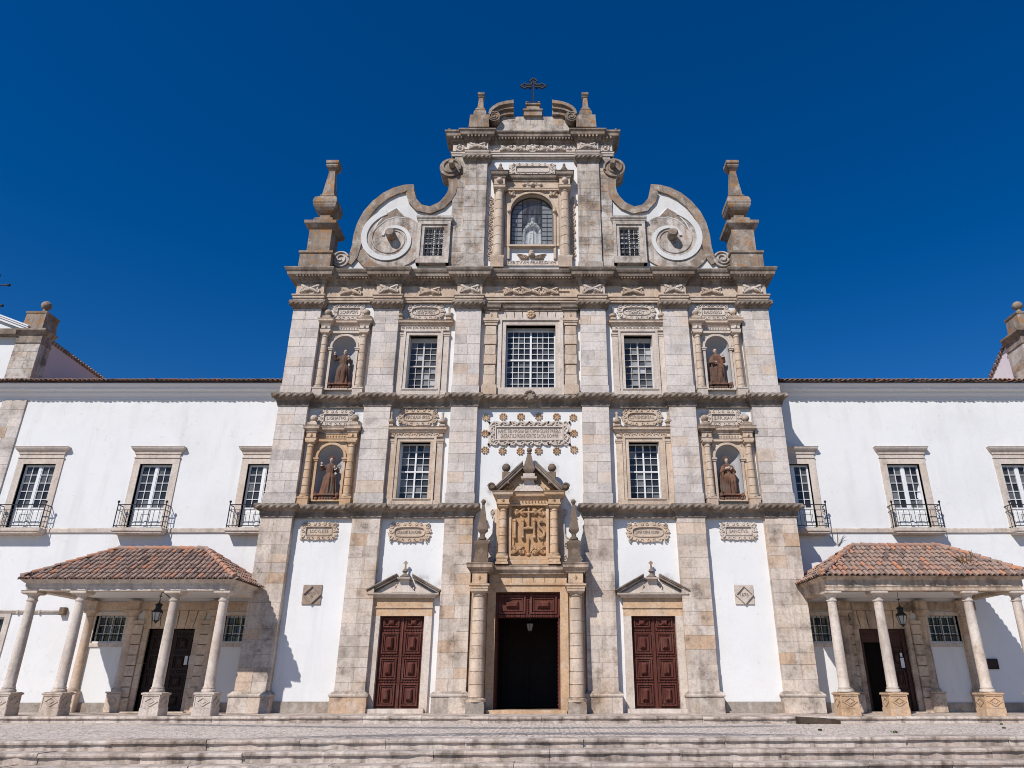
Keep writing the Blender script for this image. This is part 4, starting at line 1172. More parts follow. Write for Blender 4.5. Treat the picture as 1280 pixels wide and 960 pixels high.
# long inscription with its pierced frame and rosettes
mb = MB(); px, pz = -0.02, 11.85
mb.box(px - 1.54, px + 1.54, WY - 0.03, WY + 0.02, pz - 0.29, pz + 0.29, 0.5)
frame(mb, px - 1.60, px + 1.60, pz - 0.35, pz + 0.35, 0.055, WY - 0.09, WY + 0.02)
for k in range(9):
    x = px - 1.60 + 3.20 * k / 8
    for s in (-1, 1):
        mb.tube(t3(arc(x - (0.2 if k == 8 else -0.0), pz + s * 0.36, 0.20, 0 if s > 0 else 180, 180 if s > 0 else 360, 10), WY - 0.05), 0.05, 6)
        mb.tube(t3(arc(x + 0.09, pz + s * 0.50, 0.085, 0, 300, 10), WY - 0.06), 0.028, 6)
for s in (-1, 1):
    for z in (-0.2, 0.2):
        mb.tube(t3(arc(px + s * 1.62, pz + z, 0.18, -90 if s > 0 else 90, 90 if s > 0 else 270, 10), WY - 0.05), 0.05, 6)
        mb.tube(t3(arc(px + s * 1.74, pz + z, 0.09, 0, 300, 10), WY - 0.06), 0.028, 6)
    mb.box(px - 1.9, px + 1.9, WY - 0.025, WY + 0.01, pz + s * 0.46 - 0.12, pz + s * 0.46 + 0.12, 0.7)
    mb.box(px + s * 1.76 - 0.14, px + s * 1.76 + 0.14, WY - 0.028, WY + 0.01, pz - 0.58, pz + 0.58, 0.7)
plaque = mb.build('inscription_panel', 'cream', church)
hole_spots = [(px + s * 1.86, pz) for s in (-1, 1)]
for k in range(5):
    for s in (-1, 1): hole_spots.append((px - 1.88 + 0.94 * k if k in (0, 4) else px - 1.35 + 0.9 * (k - 0.5), pz + s * 0.54))
for sx, sz in hole_spots: MB().ball((sx, WY - 0.06, sz), 0.055, 8, 6).build('frame_hole_shade', 'dark', plaque)  # black balls stand in for the shade in the frame's pierced holes
text('HANC TIBI MAGNA DEI CVMVNSILARE PARENS\nSACRAT ILSVADAE GENTIS SACRA DOMVM', 2.9, 0.44, 'letters', plaque, (px, WY - 0.032, pz))
for rx, rz in [(-2.06, 12.65), (-1.26, 12.69), (-0.43, 12.69), (0.41, 12.69), (1.25, 12.69), (2.03, 12.65), (-2.08, 11.86), (2.05, 11.87), (-2.06, 11.05), (-1.26, 11.01), (-0.43, 11.0), (0.41, 11.01), (1.25, 11.01), (2.05, 11.07)]:
    mb = MB()
    mb.prism(arc(rx, rz, 0.15, 0, 360, 20)[:-1], WY - 0.015, WY + 0.01, 0.1)
    for i in range(8):
        a = 2 * PI * (i + 0.5) / 8
        mb.ball((rx + 0.145 * math.cos(a), WY - 0.02, rz + 0.145 * math.sin(a)), 0.052, 7, 5, sc=(1, 1.2, 1))
    for i in range(6):
        a = 2 * PI * i / 6
        mb.ball((rx + 0.065 * math.cos(a), WY - 0.02, rz + 0.065 * math.sin(a)), 0.028, 6, 4)
    mb.build('rosette', 'ochre', church)

# ---- central window of the third storey
mb = MB()
for s in (-1, 1):
    a, b = sorted((s * 1.22, s * 1.42)); mb.box(a, b, 0.22, 0.78, 14.1, 17.5)
    a, b = sorted((s * 1.42, s * 1.60)); mb.box(a, b, 0.15, 0.45, 13.9, 17.72)
mb.box(-1.42, 1.42, 0.223, 0.78, 17.5, 17.72); mb.box(-1.60, 1.60, 0.147, 0.45, 17.72, 17.84)
mb.box(-1.60, 1.60, 0.14, 0.78, 13.72, 14.1)
n = 8
for i in range(n):
    a, b = -1.6 + 3.2 * i / n, -1.6 + 3.2 * (i + 1) / n; k = 0.16 * ((i + 0.5) / n - 0.5)
    mb.prism([(a + 0.01, 17.84), (b - 0.01, 17.84), (b - 0.01 + k, 18.22), (a + 0.01 + k, 18.22)], 0.17, 0.4)
o = mb.build('window', 'cream', church)
for s in (-1, 1):
    mb = MB(); c = s * 1.96
    mb.box(c - 0.36, c + 0.36, 0.02, 0.4, 13.72, 14.16, 0.2); mb.box(c - 0.32, c + 0.32, 0.06, 0.4, 14.16, 14.24, 0.3)
    z = 14.24; i = 0
    while z < 17.42:
        h = 0.53; i += 1; wd = 0.30 if i % 2 else 0.265
        mb.cham(c - wd, c + wd, 0.10 if i % 2 else 0.14, 0.4, z + 0.008, z + h - 0.008, 0.02); z += h
    mb.box(c - 0.31, c + 0.31, 0.10, 0.4, 17.43, 17.56); mb.box(c - 0.35, c + 0.35, 0.06, 0.4, 17.56, 17.64); mb.box(c - 0.38, c + 0.38, 0.02, 0.4, 17.64, 17.78)
    mb.box(c - 0.30, c + 0.30, 0.10, 0.4, 17.78, 18.22); leaf(mb, c, 17.86, PI / 2, 0.26, 0.14, 0.09)
    mb.build('rusticated_pilaster', 'warm', o)
mb = MB()
p = [(-2.30, WY), (-2.30, 0.05), (-1.62, 0.05), (-1.62, 0.17), (1.62, 0.17), (1.62, 0.05), (2.30, 0.05), (2.30, WY)]
mb.sweep(p, [(0.0, 18.20), (0.04, 18.22), (0.06, 18.30), (0.13, 18.35), (0.14, 18.46), (0.18, 18.52), (0.05, 18.56), (-0.15, 18.58)], 0.9)
mb.build('window_cornice', 'rope', o)
mb = MB()
for i in range(8): a = 2 * PI * i / 8; mb.ball((0.15 * math.cos(a), 0.14, 18.02 + 0.15 * math.sin(a)), 0.085, 8, 5)
mb.ball((0, 0.12, 18.02), 0.09, 8, 6)
mb.build('window_boss', 'ochre', o)
sash(o, -1.22, 1.22, 14.1, 17.36, 0.66, 8, 10, 0.030, 0.075, True, 'sash')
MB().box(-1.22, 1.22, 0.62, 0.68, 17.36, 17.5).build('head_board', 'sash_old', o)

# ================================================================== the attic gable
wall_sheet(-2.5, 2.5, 20.4, 28.0, WY, [(-1.18, 1.18, 22.10, 25.42)], 0.4).build('attic_wall', 'white', church)
for s in (-1, 1):
    x0, x1 = (2.45, 3.62) if s > 0 else (-3.62, -2.45)
    mb = MB(); ashlar(mb, x0, x1, 21.0, 27.34, 0.0, 1.3, rough=0.3); mb.box(x0 - 0.04, x1 + 0.04, -0.05, 1.25, 20.4, 21.0, 0.1)
    mb.build('pilaster', 'attic', church)
    a, b = sorted((s * 3.60, s * 4.26))
    mb = MB(); ashlar(mb, a, b, 20.4, 27.9, 0.14, 1.25, rough=0.4)
    mb.build('attic_flank', 'attic', church)
    mb = MB(); path = [(x0, 0.9), (x0, 0.0), (x1, 0.0), (x1, 0.9)]
    mb.sweep(path, [(-0.02, 27.30), (0.04, 27.33), (0.06, 27.40), (0.15, 27.50), (0.19, 27.66), (0.19, 27.78), (0.0, 27.85)], 0.8)
    mb.rope(path, 0.17, 27.58, 0.11, 0.24)
    mb.build('capital', 'rope', church)
PA = [(-4.40, 1.2), (-4.40, 0.12), (-3.62, 0.12), (-3.62, -0.02), (-2.45, -0.02), (-2.45, 0.18), (2.45, 0.18), (2.45, -0.02), (3.62, -0.02), (3.62, 0.12), (4.40, 0.12), (4.40, 1.2)]
mb = MB()
mb.sweep(PA, [(0.0, 27.82), (0.04, 27.86), (0.04, 27.96), (0.08, 27.99), (0.08, 28.08), (0.12, 28.12), (0.0, 28.16)], 0.9)
mb.sweep(PA, [(0.0, 28.15), (0.0, 28.66)], 0.8)
mb.build('attic_frieze', 'cream', church)
mb = MB()
mb.sweep(PA, [(0.0, 28.64), (0.05, 28.67), (0.06, 28.76), (0.16, 28.82), (0.20, 28.96), (0.34, 29.0), (0.36, 29.14), (0.44, 29.24), (0.44, 29.32), (0.1, 29.38), (-1.4, 29.42)], 1.0)
for i in range(len(PA) - 1):
    (xa, ya), (xb, yb) = PA[i], PA[i + 1]
    if abs(xb - xa) < 0.3: continue
    n = max(2, int((xb - xa) / 0.17))
    for j in range(n):
        x = xa + (xb - xa) * (j + 0.5) / n
        mb.box(x - 0.045, x + 0.045, ya - 0.32, ya - 0.06, 28.86, 28.97, 0.9)  # pale tone puts the sunlit look of the dentils into their colour
mb.build('attic_cornice', 'rope', church)
mb = MB(); mb.box(-4.3, 4.3, 0.2, 1.1, 27.8, 29.35, 0.3)
mb.build('attic_core', 'attic', church)
mb = MB()
foliage_cross(mb, 0, 28.40, 0.34, 0.22, 0.14)
mb.lathe([(0.27, 0), (0.27, 0.07), (0.2, 0.07), (0.18, 0.04), (0.1, 0.1)], 0, 0, 0, 16)
for v in range(len(mb.v) - 80, len(mb.v)):
    x, y, z = mb.v[v]; mb.v[v] = (x, 0.16 - z, 28.40 + y)
for s in (-1, 1):
    foliage_cross(mb, s * 0.75, 28.40, 0.34, 0.20, 0.14); foliage_cross(mb, s * 1.45, 28.40, 0.34, 0.19, 0.14); leaf(mb, s * 1.85, 28.38, 0 if s > 0 else PI, 0.4, 0.10, 0.15)
mb.build('frieze_carving', 'cream', church)
for s in (-1, 1):
    mb = MB(); foliage_cross(mb, s * 3.03, 28.40, 0.48, 0.22, -0.06)
    mb.build('frieze_carving', 'cream', church)
    mb = MB()
    mb.tube(t3(arc(s * 4.02, 28.40, 0.20, 0, 345, 16), 0.10), 0.05, 6); mb.ball((s * 4.02, 0.09, 28.40), 0.10, 10, 6)
    mb.build('frieze_roundel', 'cream', church)
    mb = MB(); mb.lathe([(0.09, 29.34), (0.07, 29.42), (0.10, 29.50), (0.04, 29.60)], s * 4.62, -0.1, 0, 8)
    mb.build('corner_knob', 'obelisk', church)

# scrolled shoulders
CONT = [(4.24, 27.62)] + arc(4.44, 27.03, 0.58, 105, -70, 12) + [(4.52, 26.2), (4.50, 25.85), (4.54, 25.5), (4.70, 25.15), (4.98, 24.78), (5.44, 24.52), (5.88, 24.64), (6.18, 25.02), (6.33, 25.5), (6.40, 25.97),
        (6.92, 25.93), (7.45, 25.75), (8.0, 25.40), (8.52, 24.86), (8.93, 24.2), (9.18, 23.5), (9.30, 22.75), (9.32, 22.05), (9.40, 21.5), (9.62, 21.15)]
def offset_in(pts, d):
    out_ = []
    for i, (x, z) in enumerate(pts):
        a = Vector(pts[max(0, i - 1)]); b = Vector(pts[min(len(pts) - 1, i + 1)])
        t = (b - a).normalized(); out_.append((x - (-t.y) * -d if False else x + t.y * d, z - t.x * d))
    return out_
for s in (-1, 1):
    mr = lambda P: [(s * x, z) for x, z in P]
    body = CONT + [(9.9, 21.10), (10.15, 20.95), (10.2, 20.42), (4.0, 20.42), (4.0, 27.62)]
    mb = MB(); mb.prism(mr(body), 0.25, 1.0, 0.5)
    sh = mb.build('scroll_shoulder', 'gable_white', church)
    # stone coping that follows the outline
    mb = MB()
    i0 = 13; rim = CONT[i0:]
    inn = offset_in(rim, 0.46)
    for i in range(len(rim) - 1):
        mb.band(mr(rim[i:i + 2]), mr(inn[i:i + 2]), 0.12, 1.06)
    lo = arc(7.2, 22.42, 2.12, -20, -112, 12); li = arc(7.2, 22.42, 1.60, -20, -112, 12)
    for i in range(len(lo) - 1):
        mb.band(mr(lo[i:i + 2]), mr(li[i:i + 2]), 0.16, 0.30)
    mb.build('scroll_coping', 'coping', sh)
    mb = MB()
    dk = arc(7.17, 22.36, 1.62, 0, 360, 44)[:-1]
    mb.prism(mr(dk), 0.17, 0.30, 0.4)
    w0, w1 = [], []
    for q in range(61):
        t = q / 60; a = math.radians(74 - 425 * t)
        ro = 1.98 * (1 - t) ** 1.25 + 0.52 * (1 - (1 - t) ** 1.25); wd = 0.34 * (1 - t) + 0.13 * t
        ox, oz = 7.20 + 0.12 * t, 22.42 + 0.2 * t
        w0.append((ox + ro * math.cos(a), oz + ro * math.sin(a))); w1.append((ox + (ro - wd) * math.cos(a), oz + (ro - wd) * math.sin(a)))
    mb.build('scroll_disc', 'attic', sh)
    mb = MB(); mb.tube(t3(mr([(7.28 + (x - 7.28) * 0.80, 22.56 + (z - 22.56) * 0.80) for x, z in w1[6:-8]]), 0.17), 0.055, 6, 0.6); mb.build('scroll_ridge', 'attic', sh)
    mb = MB(); mb.band(mr(w0), mr(w1), 0.10, 0.30, 0.9)
    cr = [(1.2, 0.31), (0.94, 0.99), (0.47, 1.67), (-0.1, 2.07), (-0.42, 1.67), (-0.71, 1.33), (-0.1, 1.40), (0.47, 1.2), (0.88, 0.74)]
    cr = [(7.28 + x * 0.86, 22.66 + z * 0.86) for x, z in cr]
    mb.tube(t3(mr(cr), 0.20), 0.06, 8, 0.9, True)
    mb.build('scroll_band', 'gable_white', sh)
    mb = MB(); mb.prism(mr(cr), 0.15, 0.30, 0.3); mb.build('scroll_eye_panel', 'coping', sh)
    mb = MB()
    mb.lathe([(0.26, 0), (0.26, 0.42), (0.20, 0.50), (0.02, 0.52)], 0, 0, 0, 14)
    for v in range(len(mb.v)):
        x, y, z = mb.v[v]; mb.v[v] = (s * 7.32 + x, 0.16 - z, 22.64 + y)
    mb.build('scroll_boss', 'finial', sh)
    # upper volute roll
    mb = MB()
    mb.prism(mr(arc(4.44, 27.03, 0.60, 0, 360, 28)[:-1]), 0.02, 1.05, 0.3)
    mb.tube(t3(mr(spiral(4.44, 27.03, 0.54, 0.30, 200, -160, 26)), 0.0), 0.07, 6, 0.4)
    mb.lathe([(0.16, 0), (0.16, 0.40), (0.11, 0.47), (0.02, 0.48)], 0, 0, 0, 12)
    for v in range(len(mb.v) - 48, len(mb.v)):
        x, y, z = mb.v[v]; mb.v[v] = (s * 4.36 + x, 0.04 - z, 27.06 + y)
    mb.build('upper_volute', 'coping', sh)
    mb = MB()
    mb.prism(mr(arc(9.82, 21.25, 0.46, 0, 360, 24)[:-1]), 0.10, 0.95, 0.3)
    mb.tube(t3(mr(spiral(9.82, 21.25, 0.42, 0.08, 160, -500, 34)), 0.08), 0.055, 6, 0.5)
    mb.build('lower_volute', 'attic', sh)
    # small barred window between scroll and pilaster
    xc = s * 5.08
    mb = MB()
    for e in (-1, 1):
        a, b = sorted((xc + e * 0.51, xc + e * 0.68)); mb.box(a, b, 0.02, 0.26, 21.05, 23.28)
        a, b = sorted((xc + e * 0.68, xc + e * 0.84)); mb.box(a, b, -0.04, 0.26, 20.9, 23.46)
    mb.box(xc - 0.68, xc + 0.68, 0.023, 0.26, 23.12, 23.28); mb.box(xc - 0.84, xc + 0.84, -0.043, 0.26, 23.28, 23.46)
    mb.box(xc - 0.84, xc + 0.84, -0.08, 0.26, 20.9, 21.30)
    mb.sweep([(xc - 0.84, 0.26), (xc - 0.84, -0.02), (xc + 0.84, -0.02), (xc + 0.84, 0.26)], [(0.0, 23.46), (0.04, 23.5), (0.05, 23.56), (0.11, 23.64), (0.12, 23.74), (0.05, 23.80), (-0.2, 23.82)], 0.9)
    wn = mb.build('attic_window', 'attic', church)
    sash(wn, xc - 0.51, xc + 0.51, 21.30, 23.12, 0.19, 4, 6, 0.028, 0.05, True, 'sash_old')
    mb = MB(); lattice(mb, xc - 0.5, xc + 0.5, 21.30, 23.1, 0.05, 0.08, 5, 7, 0.028)
    mb.build('window_grille', 'iron', wn)

# big corner pinnacles
for s in (-1, 1):
    mb = MB(); c, cy = s * 10.95, 0.45
    mb.sq([(0.80, 20.42), (0.80, 21.25), (0.86, 21.30), (0.86, 21.42), (0.58, 21.46)], c, cy)
    mb.sq([(0.58, 21.40), (0.58, 22.90), (0.66, 22.96), (0.82, 23.14), (0.84, 23.30), (0.5, 23.36)], c, cy)
    mb.sq([(0.50, 23.30), (0.50, 23.66), (0.42, 23.76), (0.27, 23.86), (0.27, 24.10), (0.36, 24.14)], c, cy)
    mb.sq([(0.30, 24.08), (0.44, 24.18), (0.56, 24.34), (0.61, 24.48), (0.60, 24.56), (0.63, 24.60), (0.62, 24.78), (0.57, 24.96), (0.47, 25.08), (0.36, 25.14), (0.39, 25.18), (0.39, 25.24)], c, cy)
    mb.sq([(0.36, 25.22), (0.31, 25.34), (0.24, 26.1), (0.155, 27.02)], c, cy)
    mb.sq([(0.17, 26.98), (0.20, 27.02), (0.17, 27.06), (0.27, 27.16), (0.33, 27.26), (0.31, 27.32), (0.27, 27.36), (0.34, 27.42), (0.35, 27.58), (0.28, 27.64)], c, cy)
    mb.build('pinnacle', 'finial', church)
    # little pinnacles on the gable top
    mb = MB(); c, cy = s * 2.96, 0.1
    mb.sq([(0.56, 29.40), (0.52, 30.30)], c, cy); mb.sq([(0.24, 30.28), (0.30, 30.36), (0.35, 30.48), (0.355, 30.62), (0.32, 30.78), (0.26, 30.88), (0.28, 30.94), (0.17, 31.15), (0.115, 31.92), (0.17, 31.96), (0.13, 32.04), (0.185, 32.10), (0.19, 32.26), (0.12, 32.30)], c, cy)
    mb.build('small_pinnacle', 'finial', church)
    # halves of the broken curved pediment
    mb = MB()
    outp = [(2.47, 30.32), (2.40, 30.62), (2.22, 30.86), (1.95, 31.06), (1.60, 31.20), (1.08, 31.30)]
    inp = [(1.98, 30.10), (1.96, 30.24), (1.85, 30.36), (1.68, 30.46), (1.42, 30.52), (1.08, 30.52)]
    for i in range(5):
        for k, (o0, o1, y0) in enumerate(((0.0, 0.38, -0.22), (0.38, 0.7, -0.36), (0.7, 1.0, -0.5))):
            A = [(s * (a[0] + (b[0] - a[0]) * o0), a[1] + (b[1] - a[1]) * o0) for a, b in zip(inp[i:i + 2], outp[i:i + 2])]
            B = [(s * (a[0] + (b[0] - a[0]) * o1), a[1] + (b[1] - a[1]) * o1) for a, b in zip(inp[i:i + 2], outp[i:i + 2])]
            mb.band(A, B, y0, 0.75, 0.4)
    mb.prism(arc(s * 2.14, 30.20, 0.34, 0, 360, 22)[:-1], -0.42, 0.7, 0.3)
    mb.tube(t3([(s * x, z) for x, z in spiral(2.14, 30.20, 0.30, 0.06, 120, -560, 34)], -0.44), 0.035, 6, 0.6)
    mb.build('curved_pediment', 'coping', church)
mb = MB()
ashlar(mb, -1.70, 1.70, 29.40, 30.50, -0.05, 0.7, 0.4)
for s in (-1, 1):
    mb.prism([(s * 1.70, 29.4), (s * 2.1, 29.4), (s * 2.0, 29.75), (s * 1.86, 30.0), (s * 1.78, 30.2), (s * 1.76, 30.48), (s * 1.70, 30.48)], -0.03, 0.7)
mb.build('gable_parapet', 'attic', church)
mb = MB()
mb.sq([(0.52, 30.44), (0.49, 30.74), (0.56, 30.80), (0.56, 30.88), (0.38, 30.94), (0.35, 31.28), (0.42, 31.33), (0.42, 31.42), (0.27, 31.48), (0.22, 31.60), (0.08, 31.68)], 0, 0.3)
for sx in (-1, 1):
    for sy in (-1, 1): mb.ball((sx * 0.35, 0.3 + sy * 0.35, 31.52), 0.08, 8, 6)
mb.build('cross_pedestal', 'finial', church)
mb = MB(); y = 0.3
mb.tube([(0.0, y, 31.6), (0.0, y, 33.62)], 0.028, 6)
for s in (-1, 1):
    mb.tube([(s * 0.10, y, 31.7), (s * 0.10, y, 32.95)], 0.012, 5)
    for k in (-1, 1):
        mb.tube([(s * 0.10, y, 33.10 + k * 0.10), (s * 0.42, y, 33.10 + k * 0.10), (s * 0.50, y, 33.10 + k * 0.20), (s * 0.58, y, 33.10 + k * 0.12), (s * 0.74, y, 33.10)], 0.062, 6)
        mb.tube([(s * 0.10, y, 33.0), (s * 0.22, y, 32.86)], 0.03, 6)
    mb.tube([(s * 0.10, y, 33.20), (s * 0.10, y, 33.40), (s * 0.21, y, 33.46), (s * 0.13, y, 33.56), (0, y, 33.70)], 0.062, 6)
    mb.tube([(0, y, 33.10), (s * 0.70, y, 33.10)], 0.022, 6)
    curl(mb, s * 0.17, 31.86, 0.13, y, s, -90, 1.1, 0.03)
mb.build('iron_cross', 'iron', church)

# central attic window
r = 1.14; zs, ap = 22.12, 25.42; sp_ = ap - r
mb = MB()
inner = [(-r, zs)] + arc(0, sp_, r, 180, 0, 24) + [(r, zs)]
outer = []
for x, z in inner:
    dz = max(0.0, z - sp_)
    if dz <= 1e-6: outer.append((1.42 if x > 0 else -1.42, z)); continue
    L = math.hypot(x, dz); k = min(1.42 / max(1e-6, abs(x / L)), (25.62 - sp_) / (dz / L)); outer.append((x / L * k, sp_ + dz / L * k))
mb.band(outer, inner, 0.24, 0.75, 0.7)
mb.band([(-r - 0.12, 21.3)] + arc(0, sp_, r + 0.12, 180, 0, 24) + [(r + 0.12, 21.3)], [(-r, 21.3)] + arc(0, sp_, r, 180, 0, 24) + [(r, 21.3)], 0.17, 0.30, 0.3)
for s in (-1, 1):
    mb.ball((s * 1.2, 0.14, sp_ - 0.05), 0.12, 10, 6); leaf(mb, s * 1.2, sp_ - 0.30, PI / 2, 0.3, 0.1, 0.16)
    foliage_cross(mb, s * 1.12, 25.36, 0.17, 0.14, 0.2)
    c = s * 1.74
    mb.sq([(0.33, 20.5), (0.33, 21.02), (0.36, 21.08), (0.36, 21.16), (0.28, 21.2)], c, -0.02)
    mb.box(c - 0.29, c + 0.29, 0.22, 0.4, 21.2, 25.6)
    mb.ball((c, -0.22, 25.96), 0.17, 10, 7)
mb.box(-1.2, 1.2, 0.10, 0.8, 22.02, 22.12)
p = [(-2.02, WY), (-2.02, -0.20), (-1.46, -0.20), (-1.46, 0.12), (1.46, 0.12), (1.46, -0.20), (2.02, -0.20), (2.02, WY)]
mb.sweep(p, [(0.0, 25.55), (0.03, 25.57), (0.03, 25.65), (0.06, 25.68), (0.0, 25.72), (0.0, 26.12)], 0.8); mb.add([(x, y, 25.555) for x, y in p], [list(range(8))], 0.5)
for x in (-0.45, 0, 0.45): mb.ball((x, 0.10, 25.92), 0.14 if x == 0 else 0.10, 10, 6)
for x in (-0.22, 0.22): curl(mb, x, 25.92, 0.10, 0.10, 1 if x > 0 else -1, 0, 1.1, 0.03)
aw = mb.build('attic_niche', 'warm', church)
mb = MB()
mb.sweep(p, [(0.0, 26.10), (0.05, 26.13), (0.07, 26.22), (0.16, 26.29), (0.18, 26.42), (0.23, 26.48), (0.1, 26.53), (-0.3, 26.56)], 0.8)
mb.build('niche_cornice', 'rope', aw)
for s in (-1, 1):
    drum_column(aw, s * 1.74, -0.02, 21.2, 25.55, 0.245, 'warm', 20, 7)
    mb = MB(); mb.sq([(0.20, 26.54), (0.22, 26.62), (0.16, 26.70)], s * 1.72, -0.05); mb.lathe([(0.15, 26.70), (0.17, 26.82), (0.11, 26.95), (0.06, 27.0), (0.085, 27.1), (0.04, 27.2)], s * 1.72, -0.05, 0, 10)
    mb.build('bust_finial', 'obelisk', aw)
    mb = MB(); z = 21.4
    while z < 25.3:
        curl(mb, s * 2.17, z, 0.13, 0.31, s if int(z * 4) % 2 else -s, 90, 1.2, 0.038); z += 0.235
    mb.build('carved_strip', 'warm', aw)
cartouche(aw, 0.0, 27.10, 1.25, 0.40, WY, False, 'cream', None)
mb = MB()
for s in (-1, 1):
    for i in range(6): leaf(mb, s * (0.10 + 0.03 * i), 21.50 - 0.03 * i, math.atan2(0.30 - 0.07 * i, s), 0.80 - 0.11 * i, 0.085, 0.31 - 0.014 * i)
    for i in range(4): leaf(mb, s * (0.16 + 0.10 * i), 21.50, math.atan2(-0.9 + 0.1 * i, s * 0.6), 0.26, 0.06, 0.24)
mb.ball((0, 0.24, 21.58), 0.17, 12, 8); mb.ball((0, 0.20, 21.69), 0.14, 10, 6); mb.ball((0, 0.08, 21.56), 0.035, 6, 4)
mb.build('winged_head', 'stained', aw)
MB().box(-1.42, 1.42, 0.27, 0.37, 20.95, 21.24, 0.6).build('inscription_band', 'cream', aw)
text('SVB TVVM PRAESIDIVM', 2.5, 0.17, 'letters', aw, (0, 0.266, 21.12))
mb = MB()
g = [(-1.12, zs)] + arc(0, sp_, 1.12, 180, 0, 24) + [(1.12, zs)]
mb.add([(x, 0.60, z) for x, z in g], [list(range(len(g)))], 0.5); mb.build('niche_glass', 'leadglass', aw)
mb = MB()
frame_pts = [(-1.10, zs + 0.03)] + arc(0, sp_, 1.10, 180, 0, 24) + [(1.10, zs + 0.03)]
mb.tube(t3(frame_pts, 0.58), 0.035, 5, None, True)
def came(x0, z0_, x1, z1_): mb.tube([(x0, 0.585, z0_), (x1, 0.585, z1_)], 0.016, 4)
for s in (-1, 1):
    came(s * 0.52, zs, s * 0.52, sp_ + 0.98)
    came(s * 0.80, zs, s * 0.80, sp_ + 0.10)
    for i in range(11):
        z = zs + 0.28 * i
        lim = 1.1 if z < sp_ else math.sqrt(max(0, 1.21 - (z - sp_) ** 2))
        if lim > 0.55: came(s * 0.52, z, s * lim, z)
came(-0.52, zs + 1.55, 0.52, zs + 1.55); came(-0.52, zs + 2.24, 0.52, zs + 2.24)
mb.build('lead_came', 'lead', aw)
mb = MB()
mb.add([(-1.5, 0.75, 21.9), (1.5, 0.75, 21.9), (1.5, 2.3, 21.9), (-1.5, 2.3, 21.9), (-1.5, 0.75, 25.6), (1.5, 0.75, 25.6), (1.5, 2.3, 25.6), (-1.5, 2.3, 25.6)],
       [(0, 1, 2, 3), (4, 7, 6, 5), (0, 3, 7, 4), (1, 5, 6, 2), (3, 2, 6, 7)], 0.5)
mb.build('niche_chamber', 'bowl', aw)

# ================================================================== side wings
EY = 1.5
def tile_row(mb, O, U, V, N, nu, nv, pitch, length, inside, r=0.088, ext=0.0):
    # barrel tiles on a slope: O origin, U along the eave, V up the slope, N normal (unit vectors)
    for i in range(nu):
        for j in range(nv):
            cu, cv = (i + 0.5) * pitch, (j + 0.5) * length
            if not inside(cu, cv): continue
            tone = min(1.0, max(0.0, rnd.gauss(0.45, 0.28)))
            a, b = j * length - (ext if j == 0 else 0.06) + rnd.uniform(-0.02, 0.02), (j + 1) * length
            ju = rnd.uniform(-0.018, 0.018); jl = rnd.uniform(0.0, 0.022)
            vs = []
            for v, rr, lift in ((a, r * 1.08, 0.035 + jl), (b, r * 0.86, 0.0 + jl)):
                for k in range(6):
                    t = PI * k / 5
                    vs.append(O + U * (cu + ju + rr * math.cos(t)) + V * v + N * (lift + rr * 0.85 * math.sin(t)))
            for v, rr, lift in ((a, r * 0.86, 0.03 + jl),):
                for k in range(6):
                    t = PI * k / 5
                    vs.append(O + U * (cu + ju + rr * math.cos(t)) + V * v + N * (lift + rr * 0.85 * math.sin(t) - 0.012))
            fs = [(k, k + 1, 6 + k + 1, 6 + k) for k in range(5)] + [(k, 12 + k, 12 + k + 1, k + 1) for k in range(5)]
            mb.add(vs, fs, tone, False)
            # channel tile between
            q0, q1 = O + U * (cu + pitch * 0.18), O + U * (cu + pitch * 0.82)
            mb.add([q0 + V * a + N * 0.012, q1 + V * a + N * 0.012, q1 + V * b - N * 0.004, q0 + V * b - N * 0.004], [(0, 1, 2, 3)], min(1, max(0, rnd.gauss(0.2, 0.15))))

